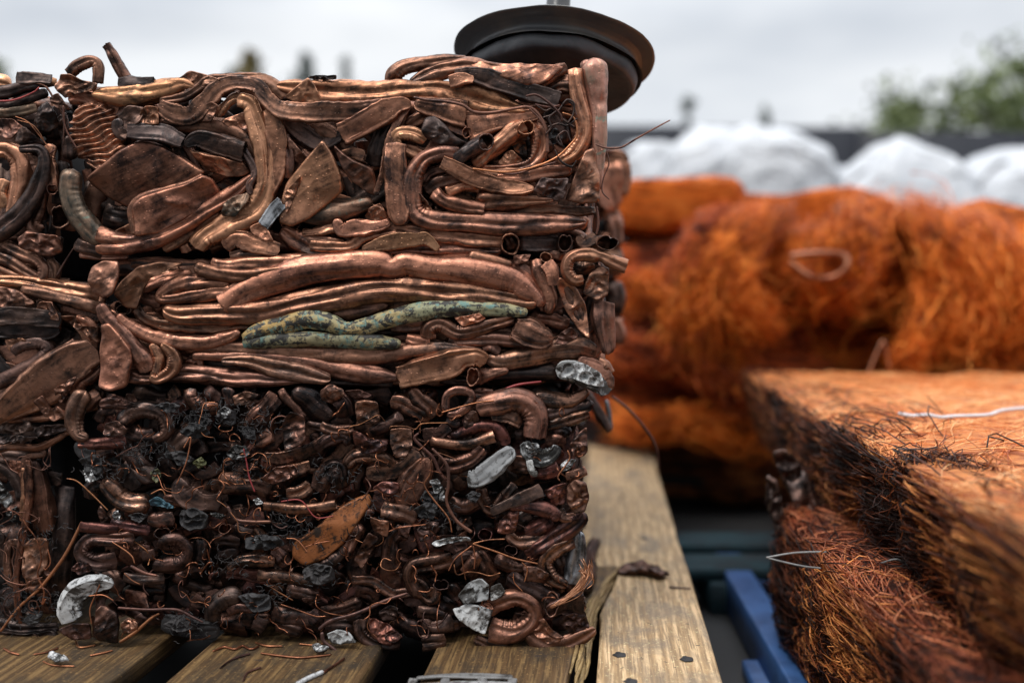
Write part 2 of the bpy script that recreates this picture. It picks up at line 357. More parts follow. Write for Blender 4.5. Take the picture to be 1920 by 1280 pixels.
# ------------------------------------------------------------------ the pressed pieces, each as its bent centre line: x,y,width
# line: profile material layer flags : points ;   profiles T tube, F flat, G creased, S sheet-like, A pleated, P bent plate (x,y,layer), W wire
TOP = """
@0,60
T pat 5 n : 397,745,105 388,800,112 388,880,120 420,980,118 470,1050,115 520,1110,105 560,1150,60
T cu 6 < t.8 : 548,1140,150 640,1155,118 750,1155,100 880,1115,95 1000,1050,88 1150,955,78 1290,865,66 1385,785,40
A cu 4.5 t.30 r11 : 470,385,235 500,470,265 535,580,290 560,680,235 545,760,150
G cu 3 : 370,370,50 460,360,80 560,390,90 640,440,60
P cu 4 a1.2 : 470,795,4 560,720,5 650,640,5 760,585,4 880,612,4 1010,690,4 1125,768,5.5 1000,830,3.5 850,868,2 740,925,1 715,965,0 600,905,1 520,850,2
P cu 6 a1.1 : 718,945,7 760,900,7 880,862,7 1010,828,7 1110,778,7.5 1160,800,6 1215,885,3 1120,960,4 960,1045,5 860,1100,4 735,1116,6 730,1040,6
T cu 6.6 n : 735,1110,30 722,1030,38 722,960,42 770,905,42 900,862,40 1020,830,36 1112,782,30
P cu 2 : 600,1095,2 720,1035,3 735,1120,3 850,1135,2 760,1175,1
T bk 1 : 560,990,120 650,1010,130 730,1020,110
T bk 0 : 450,900,150 560,900,160 640,930,140
T gold 5 t.7 : 497,338,22 570,345,75 680,352,105 800,340,112 910,312,98 1000,285,62 1060,298,18
T br 4 > : 372,235,60 420,190,68 470,165,66 515,158,58 536,195,58 532,275,52
T br 3 < : 578,72,46 610,120,54 650,190,58 700,275,62
F bk 4 > : 640,285,50 700,280,70 770,282,62 840,272,44
P br 5 a2.2 : 305,300,4 330,230,5 385,228,6 440,262,5 545,280,4 520,320,4 420,335,5 350,365,4
P br 4 a1.5 : 265,360,3 315,330,4 360,395,4 380,425,3 320,420,3 275,395,3
P bk 4 : 632,462,4 700,398,5 785,408,5 765,500,5 690,520,4 700,590,4 650,570,3
F bk 5 : 645,470,50 650,530,70 690,575,60
P cu 5 a1.5 : 755,430,5 800,402,6 865,408,5 868,505,5 820,508,5 765,495,5
F bk 6 <> t.4 : 700,540,70 800,548,92 900,558,92 995,600,70
T br 4 : 872,492,58 1000,505,76 1130,512,88 1250,535,95 1350,600,98 1398,700,94 1410,800,86 1395,900,74 1350,965,50
G cub 6 t.6 : 1290,365,60 1360,395,88 1398,500,92 1432,620,92 1450,740,96 1445,860,108 1385,970,134 1260,1040,142 1130,1105,128 1065,1180,84
T cu 4 : 1300,340,60 1370,345,80 1420,390,80 1450,460,60
F cub 5 t.45 : 1462,415,50 1500,520,104 1512,660,96 1500,780,90 1462,900,60 1440,960,30
S br 6 t.35 : 860,400,60 950,445,100 1040,450,90 1120,380,90 1200,300,85 1300,275,70 1400,295,80 1460,370,80 1540,425,90 1680,440,96 1862,432,92 2000,420,80 2100,395,60
P br 3 a1.5 : 975,262,3 1030,208,4 1110,228,4 1220,262,4 1130,295,4 1060,300,3
G br 5 : 870,378,34 1000,355,50 1080,310,50 1150,268,60 1270,255,60 1400,250,56 1480,285,70 1560,350,60
P cu 5 a1 : 1540,358,5 1600,310,5 1680,245,6 1715,290,6 1768,388,4 1640,392,4
P bk 4 a3 : 1670,245,4 1720,238,4 1840,238,4 1835,262,4 1720,262,4
G cub 5 : 1180,465,34 1205,430,58 1250,380,56 1310,345,50
P br 5 : 1040,472,5 1105,402,5 1150,378,6 1195,400,5 1155,490,5 1090,490,5
P cu 3 : 1200,482,3 1340,432,4 1375,545,3 1300,560,3
F bk 7 > t.5 : 1005,618,40 1080,590,88 1180,612,104 1330,655,92
P cu 3 a1 : 1020,640,3 1100,650,5 1220,680,5 1320,715,5 1385,772,3 1270,790,3 1140,760,2
G bk 6 : 1325,640,36 1370,710,40 1388,770,38 1360,835,36 1366,885,26
P pat 6 a1.3 : 1196,1000,6 1225,930,6 1290,888,6 1362,868,6 1350,930,6 1285,1012,6
G cu 4 : 890,1190,44 990,1120,72 1090,1040,74 1190,975,46
G cub 3 : 1020,1205,50 1008,1140,54 1070,1070,64 1170,1005,44
F al 7 <> : 1440,1055,62 1490,985,82 1540,935,68
P cu 6 a1.2 : 1362,1060,6 1420,1034,6 1470,1088,6 1498,1145,6 1425,1132,6 1370,1096,6
S cu 6 t.5 : 1220,1175,56 1290,1130,84 1400,1160,88 1525,1195,62
G br 5 : 1250,1215,40 1380,1200,50 1500,1215,30
P cub 6 a.7 : 1760,583,7 1812,660,6 1862,770,5 1875,868,4 1780,950,4 1690,1020,5 1585,1065,5 1518,1040,5 1530,930,5 1560,820,5 1660,700,6
T cub 6.3 > t.5 : 1560,1030,50 1610,930,60 1690,810,60 1760,690,50 1775,620,30
G cu 4 : 1530,1075,64 1620,1140,112 1740,1185,82 1880,1200,60
G br 4 : 1660,1105,44 1740,1140,58 1880,1150,56
S bk 4 : 1640,1185,20 1740,1200,36 1900,1205,30
G br 4 : 405,1150,50 470,1180,76 560,1205,60
T br 3 : 430,1215,30 560,1228,34 700,1225,30
S bk 2 : 1560,470,70 1650,550,90 1750,610,90 1870,560,60
P br 2 a1 : 1555,545,3 1640,640,3 1690,700,1 1600,770,1 1585,680,2
G br 4 : 1545,560,50 1575,680,56 1572,800,50
T br 2 : 1640,640,90 1700,690,90 1780,660,80
T bk 1 : 1100,840,140 1200,820,160 1300,860,140
T bk 1 : 880,520,70 1000,560,80 1060,640,80
W br 7 : 345,400,14 355,520,14 420,640,14
@600,60
G gold 5 t.6 : -240,292,36 -110,308,86 0,325,120 150,335,128 280,332,112 365,325,104 440,318,96 560,318,84 640,320,100 750,350,132 850,362,142 950,388,124 1050,412,70 1130,428,26
T br 3 : 395,285,76 405,240,84 460,195,76 570,170,68 700,155,60 800,150,40
T br 4 : 490,285,40 600,235,86 710,200,96 800,185,88 930,205,70 1050,200,50
P cu 3 a1.8 : 770,150,2 960,178,3 1150,182,3 1340,192,3 1240,285,4 1130,310,4 1000,262,4 860,218,4
G br 4 : 1100,320,60 1200,270,76 1290,215,70 1350,190,40
G cu 3 : 1200,300,50 1280,275,64 1380,255,50
F bk 6 > t.6 : 730,240,60 840,240,80 980,280,92 1130,330,92 1300,378,84
F cu 6.6 < : 708,272,58 780,255,62 840,255,40
G br 4 : 1240,345,60 1310,300,62 1390,312,56
T cub 7 : 1390,195,66 1398,290,76 1420,400,78 1440,500,82 1430,590,84 1380,665,78 1300,705,56
T pk 7 n : 1488,140,110 1495,200,124 1508,320,106 1520,460,82 1524,600,72 1520,740,52 1530,860,22
T pk 6 : 1448,150,62 1462,220,66 1488,330,44 1500,420,26
W br 8 t.8 : 508,356,14 590,372,20 690,380,20 780,400,20 840,436,20 940,440,20 1060,418,20 1140,412,22 1195,455,22 1235,540,20 1240,660,16
F cu 6 > t.5 : 512,388,60 600,412,92 700,435,112 795,452,124
F cu 5 < t.5 : 812,520,150 950,492,108 1080,470,78 1195,452,50
F cu 6 < : 118,560,110 240,500,118 360,430,112 440,398,74 500,400,36
T bk 3 : 288,735,80 312,640,92 352,540,92 400,455,70 435,400,40
S br 5 : 300,890,22 345,760,34 370,620,40 420,500,40 490,400,24
F cu 7 t.4 : 418,600,96 412,740,112 418,870,112 432,990,100 455,1050,56
G cub 6 t.7 : 400,610,70 425,560,72 500,555,76 580,590,56
G cu 4 : 455,625,60 520,655,72 610,680,60
G cu 3 : 465,525,60 530,480,72 590,445,50
P bk 6 a1.3 : 550,540,6 570,470,6 618,452,6 680,500,6 740,570,5 820,612,5 750,632,4 640,610,5 575,580,5
F cu 5 > : 690,490,40 740,520,62 800,552,64
T cub 6 > : 838,735,66 905,680,80 985,610,92 1060,545,98 1120,515,92
T bk 8 > : 735,705,68 810,650,76 890,600,76
G cu 5 t.8 : 1140,490,74 1185,560,90 1190,650,88 1140,725,64 1020,748,44 870,742,26
P cub 3 : 960,722,3 1018,650,3 1050,642,4 1115,708,3 1040,728,3
P or 1 a1 : 1040,600,1 1120,590,2 1135,690,1 1060,650,1
T br 7 : 765,662,56 670,662,80 575,698,92 515,780,94 503,890,94 525,985,100 620,1028,96 800,1040,98 1000,1048,108 1200,1050,98 1350,1045,78 1455,1036,28
F cu 7 < t.6 : 668,712,60 760,755,82 880,805,84 1000,842,82 1100,855,60 1170,855,20
G br 4 : 575,870,60 640,825,64 750,795,56 900,775,44
G br 3 : 560,830,40 600,770,50 700,740,40
T cu 5 : 880,842,60 780,838,72 690,880,60
T cu 7 > : 615,870,66 670,912,78 760,945,72 890,975,70
T cu 6 t.8 : 845,920,110 950,922,118 1080,918,92 1180,918,52 1275,916,18
P cu 5 : 540,860,5 580,920,6 625,992,5 575,1005,5 545,960,4
G cu 6 : 960,795,30 1100,795,62 1230,765,74 1375,752,60
G cu 5 : 830,760,30 960,770,50 1100,770,60 1240,740,50
G br 4 : 990,995,40 1130,962,64 1250,965,62 1400,978,54 1505,975,40
P bk 6 a1.8 : 1160,870,6 1205,790,6 1285,800,7 1360,795,7 1335,905,6 1290,925,5
P br 6 a1.6 : 1340,915,6 1385,790,7 1440,650,6 1495,630,6 1525,760,6 1525,930,6 1420,940,6
F br 7 : 1420,930,30 1450,800,40 1470,700,30
W br 8.4 t.9 : 1120,350,12 1180,344,15 1250,388,16 1310,450,16 1320,490,14
W br 8 t.9 : 1140,415,12 1210,490,14 1240,580,15 1245,660,13
W cu 8 t.9 : 830,745,12 1000,764,14 1150,742,15 1280,690,14 1360,620,14 1402,560,14 1385,470,13 1320,440,12
W br 7 t.9 : 900,752,10 1050,775,14 1180,740,14 1290,710,14
W br 9 t.9 : 1500,612,10 1560,632,12 1640,630,12 1720,585,11 1800,540,10 1912,480,8
W br 8 t.9 : 1565,655,8 1575,720,9 1545,800,9 1540,870,9 1580,915,7
F cub 6 t.5 : 228,1192,36 350,1155,80 480,1135,80 575,1128,66 650,1190,26
G cu 5 : -60,1165,50 60,1170,52 170,1165,54 250,1110,60 400,1082,62 560,1095,80 800,1125,80 1000,1140,60
G br 4 : 350,1190,60 560,1170,90 800,1170,90 1000,1170,80
G cub 4 : -100,1095,40 0,1085,52 90,1065,60 210,1115,48
S cu 6 t.5 : 80,1020,50 120,1080,70 220,1070,86 310,1060,60 385,1035,36
P cu 5 a1.8 : 255,965,5 330,930,6 385,1020,5 300,1052,5
T pat 5 t.7 : -130,1005,50 -60,990,110 30,975,142 150,955,122 290,925,48
P cu 5 a1 : -175,1000,5 -200,880,6 -90,770,7
P br 5.5 a1 : 55,618,7 170,690,7 290,745,6 318,905,4 250,870,4 150,790,5
T br 2 : -60,500,100 60,580,110 160,670,120 240,700,80
F cu 4 > : 120,680,60 180,665,64 240,680,56
E cu 6 : 1035,1165,96,110,-20,-30
G br 5 : 1010,1110,40 1036,1130,60 1060,1180,70
F bk 4 t.8 : 1060,1150,80 1200,1150,84 1320,1155,84
E br 6 : 1340,1155,70,96,-60,0
T br 4 : 1440,1160,60 1520,1150,70 1585,1155,74
E br 7 : 1568,1150,112,78,-50,0
E bk 8 : 905,600,78,80,-110,70
E cub 7.5 : 1128,518,96,76,-90,60
E cu 6 : 800,548,46,66,-60,-20
W bk 8 t.9 : 1180,400,10 1230,430,14 1270,420,14 1330,480,14 1390,520,12
W bk 8 t.9 : 1210,470,10 1290,440,14 1340,380,14 1380,400,12 1400,460,10
W bk 8 t.9 : 1240,520,12 1300,500,14 1350,510,14 1405,470,12
W bk 8.5 t.9 : 1230,560,10 1260,520,14 1250,470,12 1290,430,10
W bk 8 t.9 : 1300,560,10 1320,620,14 1290,580,14 1340,540,12 1370,600,10
W bk 8.5 t.9 : 1320,400,10 1350,370,14 1385,390,12 1380,450,12 1350,500,12
W bk 8 t.9 : 1280,640,10 1310,700,14 1370,735,14 1400,700,10
P tar 6 a4 : 1230,540,6 1290,520,7 1330,580,6 1270,620,6
W wired 8 t.9 : 1170,395,10 1250,410,14 1310,400,12
F br 4 : 1400,1110,40 1440,1150,72 1510,1115,56
G bk 3 : 640,1195,60 800,1175,66 970,1180,50
W br 6 t.9 : 1508,950,14 1518,1040,16 1506,1110,14
T bk 2 : 1080,640,90 1180,620,110 1280,600,90
T bk 1 : 1240,420,80 1300,500,100 1320,620,100
T bk 1 : 1470,350,60 1480,500,60 1470,620,60
"""
MID = """
@0,440
P br 6 a1.2 t70 : 500,175,5 560,140,6 640,145,6 645,230,6 620,325,6 560,352,5 505,325,5 488,250,5
P cu 7 a1.2 : 608,330,6 660,250,7 760,165,7 880,145,7 1000,160,5 900,185,6 830,225,6 780,310,6 740,415,6 670,400,5
T cu 4 : 760,300,60 860,260,84 960,235,80 1050,215,60
T cu 3 : 750,240,60 860,215,70 980,200,60
G br 3 : 730,330,60 800,350,70 880,370,50
T cu 6 : 1260,260,66 1100,255,92 970,275,88 888,322,66 872,345,56 920,352,54 1040,338,64 1160,318,74 1300,300,58
T cu 7 n : 1060,165,62 1120,195,72 1230,220,74 1360,222,66 1470,205,52 1570,185,30
T cu 6 : 1148,152,54 1250,165,78 1400,160,82 1560,150,80 1700,142,68 1800,130,36
G br 4 : 740,400,44 800,460,56 950,500,62 1150,505,62 1370,490,48
T cu 6 : 640,432,44 700,492,66 810,548,76 950,582,82 1100,592,76 1240,560,60 1310,530,34
T br 7 : 545,372,50 585,450,80 660,530,94 735,615,108 790,690,112 800,752,56
P cu 6.4 a1.2 : 548,490,6 600,480,6 650,540,7 710,620,7 715,700,7 690,830,6 610,855,6 550,830,5 545,700,5
T cu 6 : 825,590,36 865,660,60 862,730,62 832,790,36
G cub 7 t.8 : 880,592,30 945,660,68 935,740,66 860,788,48 815,770,28
T br 5 > : 840,780,60 770,785,60 700,770,72
T br 5 : 900,770,60 1000,755,88 1150,765,90 1350,785,84 1550,792,56 1760,780,30
T br 3 : 1040,650,60 1080,700,80 1010,700,60
@600,440
T cu 7 < : -520,380,142 -395,300,150 -245,238,154 -95,195,152 50,172,142 200,158,140 330,160,130 400,178,108 470,162,118 600,182,122 760,190,148 900,212,158 1050,252,168 1140,310,138 1195,362,76 1185,392,40
T cu 6.6 : 1190,372,44 1100,365,86 900,335,112 700,312,120 500,295,124 300,305,126 100,340,132 -100,375,132 -280,415,124 -560,430,116 -760,430,100 -860,405,56
T br 5 : -740,618,50 -540,612,70 -300,632,80 0,650,96 300,655,98 500,632,92 700,620,66 885,632,22
G br 6 : -540,688,36 -380,690,62 -260,722,84 -100,755,90 60,790,50
T br 5 : -700,660,40 -400,665,60 -100,690,80 100,735,98 280,760,96 432,782,30
T bk 3 : -300,790,60 0,790,60 200,800,50 400,810,40
T gr 7 t.8 : 1135,425,40 1000,408,70 800,400,78 600,412,88 400,452,86 230,505,82 140,512,72 40,475,88 -80,462,98 -200,492,98 -340,532,82 -420,575,50
T gr 6.8 t.8 : -425,590,50 -300,582,72 -100,570,72 60,570,80 250,578,90 400,590,64 440,598,30
T br 4 : 20,430,60 150,420,92 280,400,84 370,382,36
T bk 2 : 100,460,60 300,520,60 500,500,70
G br 4 : 380,500,60 500,490,80 600,480,60
T br 6 : 590,570,66 600,512,84 660,490,84 755,530,82 860,510,76 960,480,72 1060,462,56
T br 5 : 700,585,60 850,572,84 1000,572,76 1160,592,50
T br 3 : 900,540,60 1000,525,60 1080,530,60
P cu 5.5 a1.5 : 722,448,5 800,440,6 872,424,6 905,462,6 860,480,6 780,502,5
T cu 5 < : 475,568,56 530,578,58 600,585,50
S br 7 < t.6 : 1062,505,128 1130,530,156 1215,560,112 1275,560,60
P br 6 a1.4 : 1278,592,6 1312,532,6 1370,500,7 1408,545,6 1400,570,6 1330,602,6
T br 5 : 905,665,60 990,690,98 1140,660,112 1290,635,122 1420,622,118 1505,655,76
F cub 7 < t.7 : 432,772,106 550,740,124 690,705,128 800,675,112 860,670,90 905,700,70
T br 5 : 850,775,92 900,762,76 1030,738,30
E br 7 : 832,775,72,96,60,-10
T bk 3 : 900,760,70 1050,752,70 1180,752,76 1300,748,84
F wh 7 t.6 : 1285,740,92 1370,742,104 1450,770,110 1530,820,100 1570,870,60
P wh 7.5 a2.6 : 1282,715,7 1350,695,8 1440,700,8 1530,750,7 1555,835,7 1470,820,8 1380,785,8 1300,775,7
F br 6 t.6 : 1400,690,60 1500,720,70 1570,780,60 1580,850,40
T br 6 : 1515,700,60 1560,710,72 1590,760,50
G br 6 t.6 : 1545,360,100 1540,460,122 1555,570,108 1570,655,60
P br 6.6 a1 : 1470,210,6 1530,168,7 1578,182,6 1572,330,6 1510,362,6 1432,325,6 1440,280,6
P cu 6 a.8 : 1310,225,6 1400,290,7 1450,380,7 1475,570,5 1410,520,6 1330,400,6 1292,270,6
G br 7 : 1335,280,24 1380,360,60 1420,450,50 1455,530,24
T cu 6 : 1180,130,66 1192,200,90 1225,290,96 1250,370,86 1240,432,44
F cu 7 : 1230,150,70 1265,210,74 1275,280,50
T cub 9 > : 1440,245,46 1385,245,62 1348,195,64 1365,128,68 1440,108,66 1550,132,66 1668,172,68
T cu 6 n : 808,112,48 900,132,62 1050,168,46
P br 5 a1 : 1052,112,5 1155,104,5 1132,150,5 1060,168,5
F br 5 : 1060,172,56 1140,225,70 1195,320,46 1222,415,30
T br 4 : 1240,118,50 1280,112,62 1345,128,50
E br 6 : 1232,125,62,52,40,0
T br 4 : 1150,430,60 1200,455,66 1270,465,72 1360,490,60
T br 4 : 1370,165,66 1430,185,80 1500,170,60
G br 5 : 885,618,50 930,612,62 980,645,44
W redw 4 t.9 : 985,850,14 1080,818,18 1210,800,12
T bk 2 : 650,790,40 760,800,50 850,810,40
T bk 2 : 1250,480,80 1400,520,80 1450,600,70
T bk 2 : 1260,180,80 1290,260,80 1280,340,70
"""
LTOP = """
@0,60
T cub 5 n : -60,262,70 0,275,84 60,285,80
F bk 6 t.5 : 84,250,60 180,258,66 285,262,50
T gold 4 : 200,275,50 260,275,60 310,280,40
T bk 6 : -40,342,56 60,320,66 150,295,62 215,290,36
T bk 5 : -40,415,56 80,385,62 180,350,56 262,330,40
T pat 5 : -40,445,50 90,435,56 200,412,44
W redw 6 t.9 : -20,378,10 80,370,12 180,330,10 215,300,10
P bk 5 a2 : 182,490,5 210,410,6 260,375,6 305,440,6 312,520,5 262,550,5 200,520,5
P br 4 a1.5 : -30,470,4 60,470,5 135,520,4 60,590,4 -30,560,4
P bk 5 a1.2 : 75,590,5 95,530,5 135,512,6 190,560,5 240,622,4 120,622,4
T bk 7 : 100,640,36 215,642,50 240,720,64 200,850,86 120,980,104 20,1070,110 -80,1120,100
G cub 5 t.7 : -40,650,60 40,645,84 110,700,118 118,800,112 90,900,90 55,1010,50
T cub 5 : 20,800,70 5,880,74 20,960,56
P br 4 a1 : 150,660,4 212,690,4 195,800,4 170,740,4
G br 4 : 245,820,50 215,930,76 180,1040,90 210,1100,80
E br 6 : 312,1010,104,116,50,20
T br 4 : 360,1030,90 430,1060,70
E br 6 : 285,858,50,50,-10,-30
P br 5 a2.6 : 105,1120,5 150,1080,6 240,1100,6 330,1110,5 345,1200,4 280,1225,5 210,1210,5 120,1180,5
T br 5 : 30,1120,40 20,1155,56 100,1200,64 190,1240,62 232,1290,60 215,1345,56 150,1310,50 60,1250,60 -40,1215,60
T br 4 : -60,1270,70 60,1330,80 200,1370,70 260,1380,50
T br 4 : 260,1240,60 290,1300,80 280,1380,60
S cu 5 t.5 : 285,610,50 262,690,72 280,780,60 295,870,44
P bk 4 a2 : 300,480,3 350,430,4 370,540,3 330,600,3
W wired 6 t.9 : 180,275,12 250,300,14 300,380,13 345,470,12 345,620,10
W wired 5 t.9 : 240,900,10 260,800,12 240,700,12 300,640,10
W wire 5 t.9 : 80,460,6 150,490,8 210,560,8 265,630,7
W wire 5 t.9 : 90,480,6 180,510,8 240,590,8
T bk 2 : 330,700,90 340,850,100 330,950,90
T bk 1 : 380,560,90 390,700,90
T bk 1 : 60,700,200 60,900,200
W br 5 t.9 : 310,1330,16 350,1260,14 400,1180,10
"""
LMID = """
@0,440
T cub 5 t.8 : -60,244,50 100,258,64 250,285,92 400,308,98 545,325,80
T br 6 : 110,300,44 220,320,62 380,355,70 545,400,66
P br 4 a2 : -40,275,4 110,300,5 200,375,5 100,400,4 -40,400,4
P cu 5 a1 : 185,425,5 218,362,5 280,365,6 340,470,5 260,460,5
F bk 6 t.6 : -40,455,80 100,445,96 220,455,92 335,470,70
F bk 5 t.6 : -40,520,80 120,510,100 260,520,90 320,500,60
A br 4 r14 : 330,400,34 440,425,44 550,460,44
P cu 5 a1.6 : 320,440,5 400,440,5 440,500,5 545,500,5 545,600,4 430,520,5 370,490,5
G cu 5 : 400,470,60 470,490,84 530,560,60
P cu 3 : 20,570,3 120,560,4 180,590,4 60,640,3
T bk 5 : 60,640,50 130,600,66 220,590,66 262,630,64 200,700,76 100,760,86 -40,820,80
F br 6 t.4 : 530,630,110 410,690,184 270,790,196 130,890,184 0,985,120 -80,1040,80
G br 4 : 420,590,56 280,680,70 130,790,66 -20,880,60
P br 4 a1.6 : 290,840,4 420,765,5 400,830,4 350,900,4 320,935,4
G br 5 : 290,900,60 330,830,76 400,780,70 500,720,50
G br 4 : 400,880,60 440,800,84 500,760,80 545,720,50
P br 6 a1 : 180,910,6 240,868,6 270,960,7 320,930,6 375,980,6 300,1020,6 240,990,6
T cu 3 : -40,1012,30 200,1002,40 390,985,30
T bk 1 : 100,700,200 300,900,200
T br 3 : 380,960,80 470,920,90 540,860,70
"""
LBOT = """
@0,440
P bk 6 a2.4 : -20,1045,5 60,1000,6 180,1015,6 200,1060,6 100,1090,6 -20,1080,5
P bk 6 a2.4 : 180,1070,6 230,1035,7 345,1035,6 380,1065,6 270,1095,6 200,1100,6
P bk 5 a2.4 : -20,1100,5 120,1080,6 220,1105,6 100,1140,5 -20,1130,5
T cu 5 : -40,1180,36 60,1155,40 200,1160,38 300,1120,34 375,1075,24
T br 4 : 230,1160,30 235,1195,34 150,1210,36 130,1260,34 160,1330,32
T bk 2 : -40,1210,90 100,1220,90 200,1230,60
@0,840
F br 4 t.7 : 180,60,60 195,150,100 220,270,128 240,380,126 232,460,100
T bk 4 : -40,80,40 60,140,56 100,220,60 112,290,40
P cu 3 a1 : 40,60,3 130,70,3 160,200,3 90,180,2
P alm 5 a2 : -20,150,5 30,200,5 75,290,5 40,330,5 -20,290,5
P alm 5 a2 : 30,350,5 100,310,5 90,390,5 60,400,5
T cu 5 : 150,60,26 165,200,34 150,330,36 130,450,34 100,600,34 92,760,34 105,960,30
T cu 4 : 130,90,30 132,260,36 122,400,30
P br 4 a1.6 : 120,530,4 170,490,4 265,490,5 262,640,4 200,720,4 130,700,4
G br 4 : 130,520,40 60,520,40 40,620,40 60,730,44 130,740,36
G br 4 : 240,600,30 255,680,36 300,680,30
T bk 3 : 20,760,110 60,850,130 40,940,100
G br 3 : 130,740,60 200,750,80 260,720,60
T bk 1 : 60,400,200 100,700,200
T bk 1 : 340,200,120 340,500,120 300,800,120
W wire 7 t.9 : 450,400,26 390,520,24 330,620,24 220,760,20 110,860,18 0,1000,16
W wire 7 t.9 : 10,350,8 60,340,10 110,370,12 150,430,10 200,500,11 225,600,12 205,690,12 240,780,12 230,850,14 250,820,10
W wire 6 t.9 : 120,680,8 150,740,9 140,780,8
W wire 6 t.9 : 260,550,8 275,620,9 250,660,8 235,650,8
P tar 5 a3 : 130,930,4 190,880,5 240,900,5 220,950,5 150,960,4
P bk 4 a2 : -20,1000,4 100,1010,5 280,1010,5 330,1050,4 200,1070,4 -20,1080,4
P br 4 a2 : -20,1070,4 150,1060,5 380,1050,5 390,1080,4 200,1105,4 -20,1120,4
T bk 2 : -40,950,80 150,990,80 320,980,60
"""
